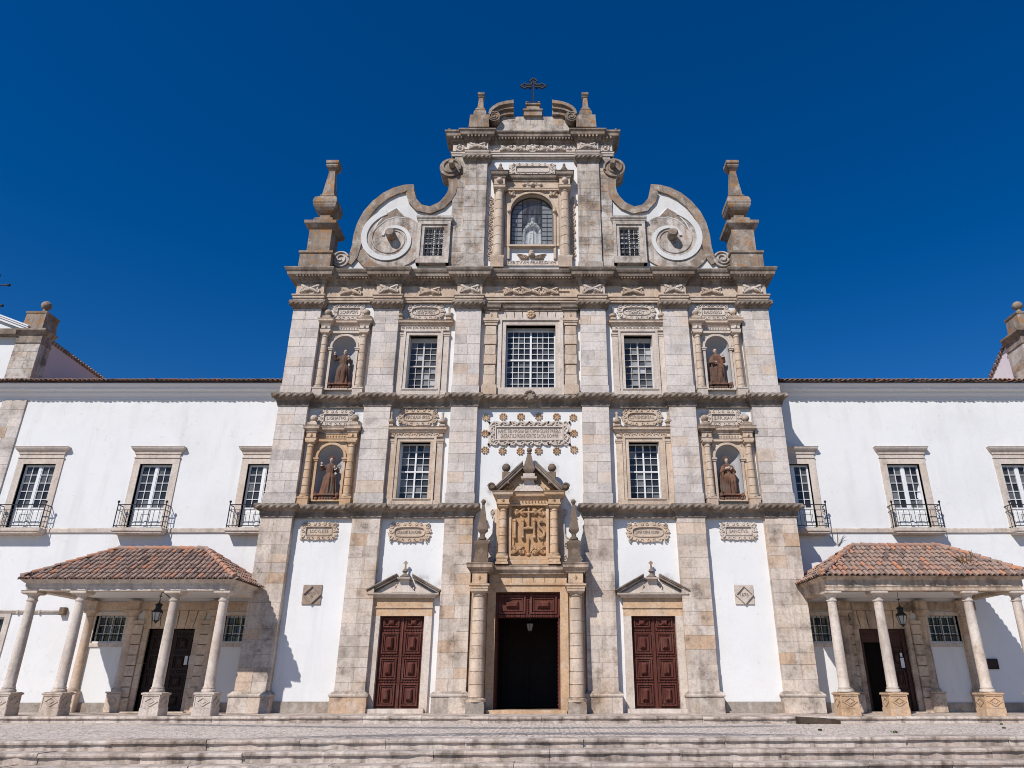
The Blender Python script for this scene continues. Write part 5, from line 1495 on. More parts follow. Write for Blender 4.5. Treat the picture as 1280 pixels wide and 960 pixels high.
def balcony_window(parent, c, curtain=False):
    mb = MB()
    for s in (-1, 1):
        a, b = sorted((c + s * 0.77, c + s * 1.08)); mb.box(a, b, EY - 0.05, EY + 0.24, 7.60, 10.72)
    mb.box(c - 1.08, c + 1.08, EY - 0.053, EY + 0.24, 10.72, 11.0); mb.box(c - 1.10, c + 1.10, EY - 0.09, EY + 0.1, 11.0, 11.04)
    mb.box(c - 1.06, c + 1.06, EY - 0.05, EY + 0.1, 11.04, 11.20)
    mb.sweep([(c - 1.06, EY + 0.05), (c - 1.06, EY - 0.05), (c + 1.06, EY - 0.05), (c + 1.06, EY + 0.05)],
             [(0.0, 11.18), (0.04, 11.20), (0.05, 11.28), (0.14, 11.38), (0.18, 11.44), (0.20, 11.50), (0.22, 11.53), (0.1, 11.56), (-0.1, 11.57)], 1.2)
    o = mb.build('balcony_window', 'cream', parent)
    for s in (-1, 1):
        mb = MB(); a, b = sorted((c + s * 0.012, c + s * 0.75))
        y = EY + 0.17
        frame(mb, a, b, 7.62, 10.70, 0.085, y - 0.04, y + 0.02)
        mb.box(a + 0.08, b - 0.08, y - 0.037, y + 0.02, 8.58, 8.66); mb.box(a + 0.08, b - 0.08, y - 0.015, y + 0.02, 7.70, 8.58)
        mb.cham(a + 0.16, b - 0.16, y - 0.035, y + 0.01, 7.80, 8.50, 0.02)
        if s < 0: mb.box(b - 0.05, b + 0.07, y - 0.06, y - 0.03, 7.62, 10.70)
        lattice(mb, a + 0.085, b - 0.085, 8.66, 10.62, y - 0.03, y + 0.01, 2, 5, 0.028)
        mb.build('window_leaf', 'sash', o)
        panes(a + 0.06, b - 0.06, 8.64, 10.64, y + 0.018, 2, 5, 0.03).build('glass', 'glass', o)
    if curtain:
        mb = MB()
        mb.add([(c + 0.42, EY + 0.182, 8.95), (c + 0.66, EY + 0.182, 9.0), (c + 0.66, EY + 0.182, 9.75), (c + 0.58, EY + 0.182, 9.6)], [(0, 1, 2, 3)])
        mb.build('curtain', 'papersheet', o)
    # balcony slab and iron railing
    mb = MB(); b0, b1, yf = c - 1.16, c + 1.16, EY - 0.52
    mb.sweep([(b0, EY + 0.05), (b0, yf), (b1, yf), (b1, EY + 0.05)], [(-0.12, 7.34), (-0.06, 7.36), (-0.05, 7.42), (0.0, 7.46), (0.0, 7.58), (-0.03, 7.61), (-0.4, 7.61)], 1.3)
    mb.add([(b0 + 0.1, yf + 0.1, 7.345), (b1 - 0.1, yf + 0.1, 7.345), (b1 - 0.1, EY + 0.02, 7.345), (b0 + 0.1, EY + 0.02, 7.345)], [(0, 1, 2, 3)])
    bal = mb.build('balcony', 'porchstone', parent)
    mb = MB(); x0, x1, y = b0 + 0.06, b1 - 0.06, yf + 0.06
    loop = [(x0, EY, 0), (x0, y, 0), (x1, y, 0), (x1, EY, 0)]
    for z, r in ((8.66, 0.024), (8.42, 0.016), (7.70, 0.016)):
        mb.tube([(px_, py_, z) for px_, py_, _ in loop], r, 5)
    for x in (x0, x1):
        mb.tube([(x, y, 7.6), (x, y, 8.74)], 0.026, 6); mb.ball((x, y, 8.80), 0.06, 8, 6)
        mb.tube([(x, (y + EY) / 2, 7.6), (x, (y + EY) / 2, 8.66)], 0.013, 4)
    n = 9
    for i in range(1, n):
        x = x0 + (x1 - x0) * i / n
        mb.tube([(x, y, 7.70), (x, y, 8.42 if i % 4 else 8.66)], 0.013, 4)
    for i in (2, 5):
        x = x0 + (x1 - x0) * (i + 0.5) / n
        frame(mb, x - 0.2, x + 0.2, 7.86, 8.22, 0.016, y - 0.01, y + 0.01)
    mb.build('railing', 'iron', bal)
    return o

def wing(s, label, centres, doorc, smalls, responds, far_window=None):
    w_ = thing('wing_building', label, 'building', group='wings beside the church')
    X0, X1 = (11.7, 35.0) if s > 0 else (-35.0, -11.7)
    hl = [(c - 0.77, c + 0.77, 7.60, 10.72) for c in centres] + [(doorc - 1.0, doorc + 1.0, -0.05, 3.30)] + [(c - 0.66, c + 0.66, 2.78, 3.84) for c in smalls]
    if far_window: hl.append((far_window - 0.74, far_window + 0.74, 1.2, 3.80))
    wall_sheet(X0, X1, -0.05, 14.1, EY, hl, 0.3).build('wall', 'white', w_)
    mb = MB()
    xa, xb = (X0, X1 + 2) if s > 0 else (X0 - 2, X1)
    mb.add([(xa, EY + 0.6, -0.2), (xb, EY + 0.6, -0.2), (xb, 12, -0.2), (xa, 12, -0.2), (xa, EY + 0.6, 14.2), (xb, EY + 0.6, 14.2), (xb, 12, 14.2), (xa, 12, 14.2)],
           [(0, 1, 5, 4), (1, 2, 6, 5), (2, 3, 7, 6), (3, 0, 4, 7)], 0.3)
    mb.build('inner_rooms', 'dark', w_)
    # roof cornice and tiles
    mb = MB()
    mb.sweep([(X0, EY), (X1, EY)], [(0.0, 13.96), (0.05, 13.98), (0.05, 14.05), (0.09, 14.07), (0.11, 14.14), (0.24, 14.26), (0.27, 14.34), (0.42, 14.40), (0.46, 14.50), (0.58, 14.60), (0.60, 14.66), (-0.3, 14.70)], 40)
    mb.build('roof_cornice', 'white_moulding', w_)
    mb = MB(); pit = 0.235; n = int((X1 - X0) / pit)
    V = Vector((0, math.cos(math.radians(17)), math.sin(math.radians(17)))); N = Vector((0, -math.sin(math.radians(17)), math.cos(math.radians(17))))
    tile_row(mb, Vector((X0, EY - 0.74, 14.70)), Vector((1, 0, 0)), V, N, n, 2, pit, 0.9, lambda u, v: True, 0.10)
    mb.add([(X0, EY + 0.2, 14.95), (X1, EY + 0.2, 14.95), (X1, 12, 18.4), (X0, 12, 18.4)], [(0, 1, 2, 3)], 0.4)
    mb.build('roof', 'tile', w_)
    # string course, plinth
    mb = MB()
    mb.sweep([(X0, EY), (X1, EY)], [(0.0, 7.46), (0.07, 7.47), (0.08, 7.62), (0.05, 7.68), (-0.1, 7.71)], 1.8)
    mb.build('string_course', 'porchstone', w_)
    edges = sorted([X0, X1, doorc - 1.5, doorc + 1.5])
    for a, b in ((edges[0], edges[1]), (edges[2], edges[3])):
        MB().box(a, b, EY - 0.035, EY + 0.05, -0.05, 0.36).build('plinth_band', 'plinth', w_)
    mb = MB(); q0, q1 = (24.75, 25.9) if s > 0 else (-25.95, -24.75)
    ashlar(mb, q0, q1, 0.0, 13.96, EY - 0.07, EY + 0.3)
    mb.build('corner_quoin', 'ashlar', w_)
    for i, c in enumerate(centres): balcony_window(w_, c, s > 0 and i == 1)
    # doorway under the porch
    mb = MB()
    for e in (-1, 1):
        a, b = sorted((doorc + e * 1.0, doorc + e * 1.24)); ashlar(mb, a, b, -0.02, 3.30, EY - 0.10, EY + 0.3)
        a, b = sorted((doorc + e * 1.26, doorc + e * 1.66))
        z = 0.55
        mb.box(a - 0.05, b + 0.05, EY - 0.22, EY + 0.1, -0.02, 0.53, 0.3)
        while z < 3.45:
            h = 0.42; mb.cham(a, b, EY - 0.17, EY + 0.1, z + 0.01, z + h - 0.01, 0.025); z += h
        mb.box(a - 0.05, b + 0.05, EY - 0.21, EY + 0.1, z, z + 0.14)
    n = 7
    for i in range(n):
        a, b = doorc - 1.24 + 2.48 * i / n, doorc - 1.24 + 2.48 * (i + 1) / n; k = 0.35 * ((i + 0.5) / n - 0.5)
        mb.prism([(a + 0.01, 3.30), (b - 0.01, 3.30), (b - 0.01 + k * 1.1, 4.05), (a + 0.01 + k * 0.9, 4.05)], EY - 0.09, EY + 0.3)
    mb.box(doorc - 1.3, doorc + 1.3, EY - 0.5, EY + 0.3, -0.04, 0.03)
    mb.box(doorc - 4.3, doorc + 4.3, EY - 0.06, EY + 0.1, 4.06, 4.42, 0.4)
    d = mb.build('doorway', 'warm' if s < 0 else 'stained', w_)  # browner stone carries the shade under the porch in its colour
    if s < 0:
        for a, b in ((doorc - 0.99, doorc - 0.01), (doorc + 0.01, doorc + 0.99)):
            door_leaf(d, a, b, 0.03, 3.28, EY + 0.2, 4, 'darkwood', 'door_leaf', False)
    else:
        mb = MB()
        frame(mb, doorc - 1.0, doorc + 1.0, 0.0, 3.30, 0.16, EY + 0.05, EY + 0.2, False)
        mb.box(doorc - 0.84, doorc + 0.84, EY + 0.1, EY + 0.2, 2.75, 3.14)
        mb.build('door_frame', 'brownwood', d)
        door_leaf(d, doorc + 0.20, doorc + 0.84, 0.03, 2.75, EY + 0.14, 3, 'brownwood', 'door_leaf', False)
        MB().box(doorc - 0.84, doorc + 0.84, EY + 0.5, EY + 0.55, 0, 3.2).build('opening_shade_panel', 'dark', d)  # black panel painted as the shade of the open doorway
    for c in smalls:
        mb = MB()
        frame(mb, c - 0.82, c + 0.82, 2.56, 4.00, 0.16, EY - 0.06, EY + 0.2)
        o = mb.build('small_window', 'porchstone', w_)
        sash(o, c - 0.66, c + 0.66, 2.72, 3.84, EY + 0.22, 4, 3, 0.03, 0.06, True, 'sash', False)
        mb = MB()
        for i in range(1, 7): x = c - 0.66 + 1.32 * i / 7; mb.tube([(x, EY + 0.02, 2.72), (x, EY + 0.02, 3.84)], 0.014, 5)
        for z in (3.02, 3.50): mb.tube([(c - 0.66, EY + 0.02, z), (c + 0.66, EY + 0.02, z)], 0.014, 5)
        mb.build('window_grille', 'iron', o)
    if far_window:
        c = far_window; mb = MB(); frame(mb, c - 0.98, c + 0.98, 0.98, 4.02, 0.24, EY - 0.05, EY + 0.2)
        o = mb.build('ground_window', 'porchstone', w_); sash(o, c - 0.74, c + 0.74, 1.22, 3.78, EY + 0.2, 4, 4, 0.03, 0.07)
    for x in responds:
        mb = MB()
        mb.cham(x - 0.30, x + 0.30, EY - 0.34, EY + 0.1, -0.03, 0.72, 0.03); mb.box(x - 0.33, x + 0.33, EY - 0.37, EY + 0.1, 0.72, 0.79)
        dm = [(x, 0.62), (x + 0.2, 0.42), (x, 0.22), (x - 0.2, 0.42)]; mb.band(dm, [(x + (p_ - x) * 0.7, 0.42 + (q_ - 0.42) * 0.7) for p_, q_ in dm], EY - 0.37, EY - 0.3, None, True)
        mb.lathe([(0.25, 0.79), (0.26, 0.86), (0.21, 0.93), (0.195, 0.95), (0.175, 3.75), (0.20, 3.78), (0.175, 3.81), (0.175, 3.86), (0.26, 3.96)], x, EY - 0.06, 0, 18)
        mb.box(x - 0.30, x + 0.30, EY - 0.33, EY + 0.1, 3.95, 4.06); mb.box(x - 0.26, x + 0.26, EY - 0.28, EY + 0.1, 4.05, 4.45)
        mb.build('half_column', 'warm' if s < 0 else 'stained', w_)  # porch shade painted in by the browner stone here too
    return w_
wing(-1, 'white two-storey wing on the left, its roof meeting a pink side wall', [-12.6, -17.72, -23.25, -28.8], -15.45, [-18.22, -12.6], [-19.12, -17.25, -13.68], -23.62)
wing(1, 'white two-storey wing on the right, with a diagonal shade at its dark wall plaque', [12.45, 17.68, 23.1, 28.6], 15.32, [18.08, 12.5], [13.76, 17.12, 18.95])

# ================================================================== tiled porches
def porch(label, xc, cols, z_eave, outer):
    P = thing('porch', label, 'porch', (xc, 0, 0), 'tiled porches before the wings')
    W, yF, yB = 4.16, -2.80, 1.44
    rz = z_eave + 1.46; yR = (yF + yB) / 2; rw = 1.86
    CY = -2.35
    for x in cols:
        x -= xc
        mb = MB()
        mb.lathe([(0.255, 0.78), (0.27, 0.82), (0.255, 0.87), (0.215, 0.90), (0.23, 0.94), (0.20, 0.98), (0.196, 1.3), (0.19, 2.4), (0.165, 4.02), (0.20, 4.05), (0.20, 4.08), (0.168, 4.11), (0.168, 4.20), (0.24, 4.29)], x, CY, 0, 22, tone=rnd.uniform(0.3, 0.9))
        mb.sq([(0.25, 4.28), (0.31, 4.33), (0.31, 4.40), (0.33, 4.42)], x, CY, 0)
        o = mb.build('column', 'porchstone', P)
        mb = MB()
        mb.cham(x - 0.36, x + 0.36, CY - 0.36, CY + 0.36, -0.03, 0.26, 0.02); mb.sq([(0.34, 0.24), (0.335, 0.68), (0.38, 0.71), (0.38, 0.76), (0.30, 0.79)], x, CY, 0)
        for e in (-1, 1):
            pass
        cx, cz = x, 0.47
        dm = [(cx, cz + 0.17), (cx + 0.27, cz), (cx, cz - 0.17), (cx - 0.27, cz)]
        mb.band(dm, [(cx + (a - cx) * 0.72, cz + (b - cz) * 0.72) for a, b in dm], CY - 0.365, CY - 0.33, None, True)
        mb.prism([(cx + (a - cx) * 0.45, cz + (b - cz) * 0.45) for a, b in dm], CY - 0.36, CY - 0.33)
        frame(mb, cx - 0.32, cx + 0.32, cz - 0.21, cz + 0.21, 0.03, CY - 0.357, CY - 0.33)
        for e in (-1, 1):
            y0 = CY
            d2 = [(y0, cz + 0.17), (y0 + 0.27, cz), (y0, cz - 0.17), (y0 - 0.27, cz)]
            a, b = sorted((x + e * 0.33, x + e * 0.365))
            for k in range(4):
                p0, p1 = d2[k], d2[(k + 1) % 4]; q0, q1 = [(y0 + (p[0] - y0) * 0.72, cz + (p[1] - cz) * 0.72) for p in (p0, p1)]
                mb.prism_x([p0, p1, q1, q0], a, b)
        mb.build('pedestal', 'ochre' if outer > 0 else 'porchstone', o)
    # entablature
    xs = sorted(c - xc for c in cols); x0, x1 = xs[0] - 0.22, xs[-1] + 0.22
    zt = z_eave - 0.05
    path = [(x0, EY), (x0, CY - 0.22), (x1, CY - 0.22), (x1, EY)]
    mb = MB()
    mb.sweep(path, [(-0.44, 4.42), (0.0, 4.42), (0.0, 4.56), (0.03, 4.57), (0.03, zt - 0.12), (0.08, zt - 0.09), (0.16, zt - 0.02), (0.2, zt + 0.02), (-0.3, zt + 0.04)], 1.6)
    mb.sweep([(x1 - 0.44, EY), (x1 - 0.44, CY + 0.22), (x0 + 0.44, CY + 0.22), (x0 + 0.44, EY)], [(0.0, 4.42), (0.0, 4.62)], 1.6)
    mb.build('entablature', 'stained' if outer > 0 else 'porchstone', P)
    mb = MB(); mb.box(x0 + 0.4, x1 - 0.4, CY + 0.2, EY - 0.02, 4.56, 4.60, 0.5)
    mb.build('ceiling', 'white_moulding', P)
    # hipped roof
    mb = MB()
    A = [Vector((-W, yF, z_eave)), Vector((W, yF, z_eave)), Vector((W, yB, z_eave)), Vector((-W, yB, z_eave))]
    Rl, Rr = Vector((-rw, yR, rz)), Vector((rw, yR, rz))
    vs = [tuple(v - Vector((0, 0, 0.02))) for v in A + [Rl, Rr]]
    mb.add(vs, [(0, 1, 5, 4), (1, 2, 5), (2, 3, 4, 5), (3, 0, 4), (3, 2, 1, 0)], 0.15)
    def slope(O, E, T, cutL, cutR, e_len):
        U = (E - O).normalized(); m = O + U * cutL
        Vv = (T - m); L = Vv.length; Vv = Vv / L
        N = U.cross(Vv); N = N if N.z > 0 else -N
        nu, nv = int(e_len / 0.215) + 1, int(L / 0.40) + 1
        def ins(u, v):
            t = v / L
            return t < 1.02 and cutL * t - 0.06 < u < e_len - cutR * t + 0.06
        tile_row(mb, O, U, Vv, N, nu, nv, e_len / nu, L / nv, ins, 0.088, 0.10)
        # second course of eave tiles below
        tile_row(mb, O - N * 0.10 + Vv * 0.14, U, Vv, N, nu, 1, e_len / nu, 0.3, lambda u, v: True, 0.085, 0.06)
    slope(A[0], A[1], Rl, W - rw, W - rw, 2 * W)
    dpt = yB - yF
    slope(A[1], A[2], Rr, dpt / 2, dpt / 2, dpt)
    slope(A[3], A[0], Rl, dpt / 2, dpt / 2, dpt)
    slope(A[2], A[3], Rr, W - rw, W - rw, 2 * W)
    roof = mb.build('roof', 'tile', P)
    mb = MB()
    for p0, p1 in ((A[0], Rl), (A[1], Rr), (Rl, Rr), (A[2], Rr), (A[3], Rl)):
        n = max(3, int((p1 - p0).length / 0.36))
        for i in range(n):
            q0, q1 = p0.lerp(p1, i / n), p0.lerp(p1, (i + 1.1) / n)
            up = Vector((0, 0, 0.05 + rnd.uniform(-0.01, 0.01)))
            mb.tube([q0 + up + Vector((0, 0, 0.02)), q1 + up], [0.115, 0.09], 9, min(1, max(0, rnd.gauss(0.75, 0.22))))
    mb.build('ridge_tiles', 'tile', roof)
    return P
porch('tiled stone porch left of the church, its columns clean and pale', -15.48, [-19.25, -17.35, -13.70, -11.78], 4.85, -1)
porch('tiled stone porch right of the church, its entablature and pedestals stained brown', 15.62, [11.90, 13.70, 17.20, 19.10], 4.98, 1)

# ================================================================== raised end pavilions
def pavilion(s, label, pink):
    P = thing('pavilion', label, 'building')
    mr = lambda x0, x1: (x0, x1) if s > 0 else (-x1, -x0)
    a, b = mr(25.05, 26.35)
    yb = 2.85 if s > 0 else 2.35
    mb = MB(); ashlar(mb, a, b, 14.2, 17.15, EY + 0.06, yb, 0.5)
    mb.build('corner_pier', 'attic', P)
    mb = MB()
    path = [(a, yb), (a, EY + 0.06), (b, EY + 0.06)] if s > 0 else [(a, EY + 0.06), (b, EY + 0.06), (b, yb)]
    mb.sweep(path, [(0.0, 17.12), (0.05, 17.15), (0.05, 17.24), (0.0, 17.27), (0.0, 17.58), (0.06, 17.62), (0.16, 17.74), (0.22, 17.80), (0.22, 17.90), (-0.6, 17.97)], 1.2)
    a2, b2 = mr(26.35, 32.0)
    mb.box(a2, b2, EY - 0.1, EY + 0.5, 17.6, 17.9)
    mb.build('pavilion_cornice', 'rope', P)
    a3, b3 = mr(25.2, 26.3); cx = (a3 + b3) / 2
    mb = MB()
    mb.sq([(0.55, 17.9), (0.50, 18.86), (0.54, 18.90), (0.55, 19.0), (0.2, 19.06)], cx, EY + 0.62)
    mb.lathe([(0.16, 19.04), (0.12, 19.2), (0.10, 19.4)], cx, EY + 0.62, 0, 12); mb.ball((cx, EY + 0.62, 19.60), 0.255, 16, 10)
    mb.build('ball_pinnacle', 'finial', P)
    mb = MB(); x = 25.12 * s
    top = [(yb, 17.55), (9.0, 17.45), (12.0, 17.4), (12.0, 14.0), (yb, 14.0)] if s < 0 else [(yb, 17.70), (4.75, 16.55), (7.4, 14.9), (7.4, 14.0), (yb, 14.0)]
    mb.prism_x(top, *sorted((x, x + s * 0.5)))
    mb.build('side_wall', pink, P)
    mb = MB()
    a4, b4 = mr(25.5, 32.0)
    mb.add([(a4, EY + 0.3, 14.0), (b4, EY + 0.3, 14.0), (b4, EY + 0.3, 17.7), (a4, EY + 0.3, 17.7)], [(0, 1, 2, 3)])
    ap = 28.6 * s
    mb.prism([(26.0 * s, 17.85), (31.2 * s, 17.85), (ap, 19.0)], EY + 0.2, EY + 0.6)
    mb.build('front_wall', 'white', P)
    mb = MB()
    for xe in (25.95, 31.25): raking(mb, xe * s, 17.86, ap, 18.86, 0.28, EY - 0.05, EY + 0.6)
    mb.build('pediment', 'white_moulding', P)
    mb = MB()
    e0, e1 = Vector((x - s * 0.12, top[0][0], top[0][1] + 0.02)), Vector((x - s * 0.12, top[1][0], top[1][1] + 0.02))
    segs = [(e0, e1), (e1, Vector((x - s * 0.12, top[2][0], top[2][1] + 0.02)))]
    for p0, p1 in segs:
        n = int((p1 - p0).length / 0.23)
        for i in range(n):
            c = p0.lerp(p1, (i + 0.5) / n)
            mb.tube([c, c + Vector((s * 0.9, 0, 0.32))], 0.10, 8, rnd.random() * 0.6)
    if s < 0:
        mb.add([(x, 2.35, 17.5), (x, 12, 17.4), (-32, 12, 19.0), (-32, 2.35, 19.0)], [(0, 1, 2, 3)], 0.4)
    mb.build('roof', 'tile', P)
    if s < 0:
        mb = MB(); y = EY + 0.4
        mb.tube([(ap, y, 18.9), (ap, y, 21.4)], 0.04, 6)
        for z in (19.5, 20.75):
            mb.tube([(ap - 0.75, y, z), (ap + 0.60, y, z)], 0.04, 6); mb.ball((ap + 0.66, y, z), 0.085, 8, 6); mb.ball((ap - 0.66, y, z), 0.085, 8, 6)
        mb.build('iron_cross', 'iron', P)
    return P
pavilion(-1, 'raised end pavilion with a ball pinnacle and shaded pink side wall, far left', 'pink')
pavilion(1, 'raised end pavilion with a ball pinnacle and pale sunlit side wall, far right', 'pink_sunlit')

# ================================================================== figures in the niches
def figure(name, label, loc, h, arms, lean=0.0, cloak=None, halo=False, mat='statue', skin='skin', legs=False, veil=False, seed=1, head_dx=0.0, turn=0.0, group=None):
    r_ = random.Random(seed)
    mb = MB(); k = h / 1.8
    ph = [r_.uniform(0, 6.28) for _ in range(4)]
    rings = [(0.0, 0.29, 0.21, 0.13), (0.05, 0.285, 0.21, 0.14), (0.30, 0.255, 0.19, 0.15), (0.60, 0.235, 0.175, 0.13), (0.85, 0.225, 0.17, 0.09), (1.00, 0.185, 0.15, 0.05), (1.06, 0.165, 0.135, 0.02), (1.12, 0.18, 0.14, 0.04),
             (1.30, 0.205, 0.15, 0.05), (1.42, 0.215, 0.14, 0.02), (1.49, 0.18, 0.115, 0.0), (1.54, 0.085, 0.08, 0.0), (1.60, 0.06, 0.065, 0.0), (1.64, 0.058, 0.065, 0.0)]
    seg = 48; vs = []; fs = []
    for z, rx, ry, am in rings:
        for q in range(seg):
            a = 2 * PI * q / seg
            f = 1.10 + (0.12 if z < 0.9 else 0.0) + 1.7 * am * (0.6 * math.sin(9 * a + ph[0] + z * 1.3) + 0.45 * math.sin(14 * a + ph[1] - z * 2) + 0.3 * math.sin(5 * a + ph[2] + z))
            vs.append((lean * z + rx * f * math.cos(a), ry * f * math.sin(a), z))
    n = len(rings)
    for j in range(n - 1):
        for q in range(seg):
            q2 = (q + 1) % seg
            fs.append((j * seg + q, j * seg + q2, (j + 1) * seg + q2, (j + 1) * seg + q))
    fs += [list(range(seg - 1, -1, -1)), list(range((n - 1) * seg, n * seg))]
    mb.add(vs, fs)
    hx = lean * 1.7 + head_dx
    mb.ball((hx, -0.015, 1.70), 0.10, 16, 12, sc=(0.86, 1.0, 1.28))
    mb.ball((hx, -0.055, 1.645), 0.052, 10, 8, sc=(1, 1, 1))                 # chin
    mb.tube([(hx, -0.105, 1.735), (hx, -0.130, 1.685), (hx, -0.105, 1.675)], [0.012, 0.020, 0.012], 6)   # nose
    mb.tube([(hx - 0.028, -0.10, 1.645), (hx + 0.028, -0.10, 1.645)], 0.011, 5)       # mouth
    for e in (-1, 1):
        mb.ball((hx + e * 0.036, -0.095, 1.715), 0.016, 8, 6); mb.ball((hx + e * 0.088, 0.0, 1.695), 0.026, 8, 6, sc=(0.5, 1, 1.3))
        mb.tube([(hx + e * 0.06, -0.095, 1.745), (hx + e * 0.015, -0.112, 1.742)], 0.010, 5)
        mb.ball((lean * 0.05 + e * 0.10, -0.20, 0.02), 0.065, 10, 6, sc=(0.8, 1.4, 0.6))     # shoe
    if veil: mb.ball((hx, 0.025, 1.73), 0.135, 16, 10, sc=(0.95, 1.0, 1.3))
    else: mb.ball((hx, 0.022, 1.735), 0.103, 14, 10, sc=(0.95, 1.0, 1.2))                     # hair
    tagpts = [(hx, -0.07, 1.69, 0.105)]
    for sh, el, ha, dirn, curlv in arms:
        S, E, H = Vector(sh), Vector(el), Vector(ha)
        mb.tube([S, S.lerp(E, 0.5), E], [0.088, 0.082, 0.075], 12); mb.ball(E, 0.078, 10, 8)
        mb.tube([E, E.lerp(H, 0.6), E.lerp(H, 0.86)], [0.078, 0.082, 0.092], 12)
        mb.tube([E.lerp(H, 0.8), H], [0.042, 0.030], 10)
        D = Vector(dirn).normalized(); sgn = -1 if S.x < 0 else 1
        side = D.cross(Vector((0, -1, 0)))
        if side.length < 0.2: side = Vector((1, 0, 0))
        side.normalize(); up = side.cross(D).normalized()
        palm = H + D * 0.045
        mb.tube([H, palm, H + D * 0.085], [0.030, 0.040, 0.036], 10)
        for f in range(4):
            b = H + D * 0.08 + side * (f - 1.5) * 0.021
            L = (0.060, 0.072, 0.068, 0.052)[f]
            mb.tube([b, b + D * L * 0.55 + up * 0.006, b + D * L * (1 - curlv * 0.5) - up * L * curlv], [0.0125, 0.0115, 0.0095], 6)
        tb = H + D * 0.03 - side * 0.034 * sgn
        mb.tube([tb, tb + D * 0.03 - side * 0.028 * sgn, tb + D * 0.066 - side * 0.030 * sgn], [0.014, 0.012, 0.010], 6)
        tagpts.append((palm.x, palm.y, palm.z, 0.11))
    if cloak:
        cw, zc0, zc1 = cloak
        vs = []; fs = []
        rr = [(zc0, cw, 0.16), (zc0 + 0.25, cw * 1.02, 0.16), (0.8, cw * 0.98, 0.16), (1.1, cw * 0.86, 0.15), (1.3, cw * 0.70, 0.14), (zc1, 0.20, 0.12)]
        for z, rx, ry in rr:
            for q in range(seg):
                a = 2 * PI * q / seg
                f = 1.08 + 0.14 * math.sin(11 * a + ph[3] + z * 2) * (1 if z < 1.2 else 0.3)
                vs.append((lean * z + rx * f * math.cos(a), 0.07 + ry * f * math.sin(a), z))
        for j in range(len(rr) - 1):
            for q in range(seg):
                q2 = (q + 1) % seg
                fs.append((j * seg + q, j * seg + q2, (j + 1) * seg + q2, (j + 1) * seg + q))
        fs += [list(range(seg - 1, -1, -1)), list(range((len(rr) - 1) * seg, len(rr) * seg))]
        mb.add(vs, fs)
        for e in (-1, 1):
            mb.tube([(e * 0.13, -0.10, 1.46), (e * cw * 0.72, -0.12, 1.1), (e * cw * 0.80, -0.10, 0.6), (e * cw * 0.78, -0.08, zc0 + 0.05)], [0.05, 0.065, 0.07, 0.075], 10)
    if legs:
        for e, kz, ky in ((-1, 0.62, -0.20), (1, 0.60, -0.235)):
            mb.tube([(e * 0.09, -0.06, 0.98), (e * 0.105, ky, kz), (e * 0.11, -0.15, 0.08)], [0.085, 0.085, 0.075], 12)
    mb.tube([(0.02, -0.155, 1.06), (0.03, -0.20, 0.8), (0.03, -0.21, 0.5)], 0.016, 6)
    raw = mb.build('raw', mat)
    md = raw.modifiers.new('r', 'REMESH'); md.mode = 'VOXEL'; md.voxel_size = 0.0145; md.use_smooth_shade = True
    bpy.context.view_layer.update()
    me = bpy.data.meshes.new_from_object(raw.evaluated_get(bpy.context.evaluated_depsgraph_get()))
    old = raw.data; bpy.data.objects.remove(raw); bpy.data.meshes.remove(old)
    me.materials.clear(); me.materials.append(M[mat]); me.materials.append(M[skin])
    for p in me.polygons:
        c = p.center
        if any((c.x - x) ** 2 + (c.y - y) ** 2 + (c.z - z) ** 2 < rr * rr for x, y, z, rr in tagpts) and c.z > 0.3:
            if c.z > 1.55 and (c.y > -0.02 or c.z > 1.80): continue
            p.material_index = 1
    me.name = 'figure_body'
    root = thing(name, label, 'statue', loc, group)
    root.rotation_euler = (0, 0, turn); root.scale = (k, k, k)
    o = bpy.data.objects.new('figure_body', me); COL.objects.link(o); o.parent = root
    return root
NG = 'statues in the facade niches'
f1 = figure('statue', 'brown statue with a rayed halo raising one hand beside its head, lower niche left', (-9.1, 0.44, 8.94), 1.74,
            [((-0.19, 0, 1.40), (-0.36, -0.10, 1.22), (-0.40, -0.22, 1.42), (0.0, -0.1, 1), 0.4), ((0.19, 0, 1.40), (0.34, -0.06, 1.14), (0.27, -0.24, 1.24), (-0.2, -0.4, 0.8), 0.8)], seed=3, group=NG)
f2 = figure('statue', 'red-brown cloaked statue with both hands on its chest, lower niche right', (9.06, 0.44, 8.94), 1.72,
            [((-0.19, 0, 1.40), (-0.32, -0.10, 1.12), (-0.10, -0.21, 1.26), (0.9, -0.2, 0.3), 0.5), ((0.19, 0, 1.40), (0.32, -0.10, 1.12), (0.10, -0.22, 1.28), (-0.9, -0.2, 0.3), 0.5)], cloak=(0.36, 0.06, 1.46), seed=5, group=NG)
f3 = figure('statue', 'brown statue lifting one arm to shoulder height with both legs marked, upper niche left', (-9.08, 0.44, 14.32), 1.86,
            [((-0.19, 0, 1.40), (-0.38, -0.06, 1.30), (-0.44, -0.16, 1.54), (-0.1, -0.1, 1), 0.3), ((0.19, 0, 1.40), (0.32, -0.08, 1.14), (0.26, -0.24, 1.30), (0, -0.4, 0.9), 0.9)], legs=True, seed=8, head_dx=0.02, group=NG)
f4 = figure('statue', 'orange-brown statue with a bare head and one hand at its waist, upper niche right', (9.06, 0.44, 14.32), 1.92,
            [((-0.19, 0, 1.40), (-0.31, -0.08, 1.10), (-0.17, -0.24, 1.06), (0.8, -0.5, -0.1), 0.6), ((0.19, 0, 1.40), (0.33, -0.06, 1.16), (0.25, -0.22, 1.38), (0.1, -0.3, 0.9), 0.6)], legs=True, cloak=(0.30, 0.10, 1.40), seed=12, head_dx=-0.03, group=NG)
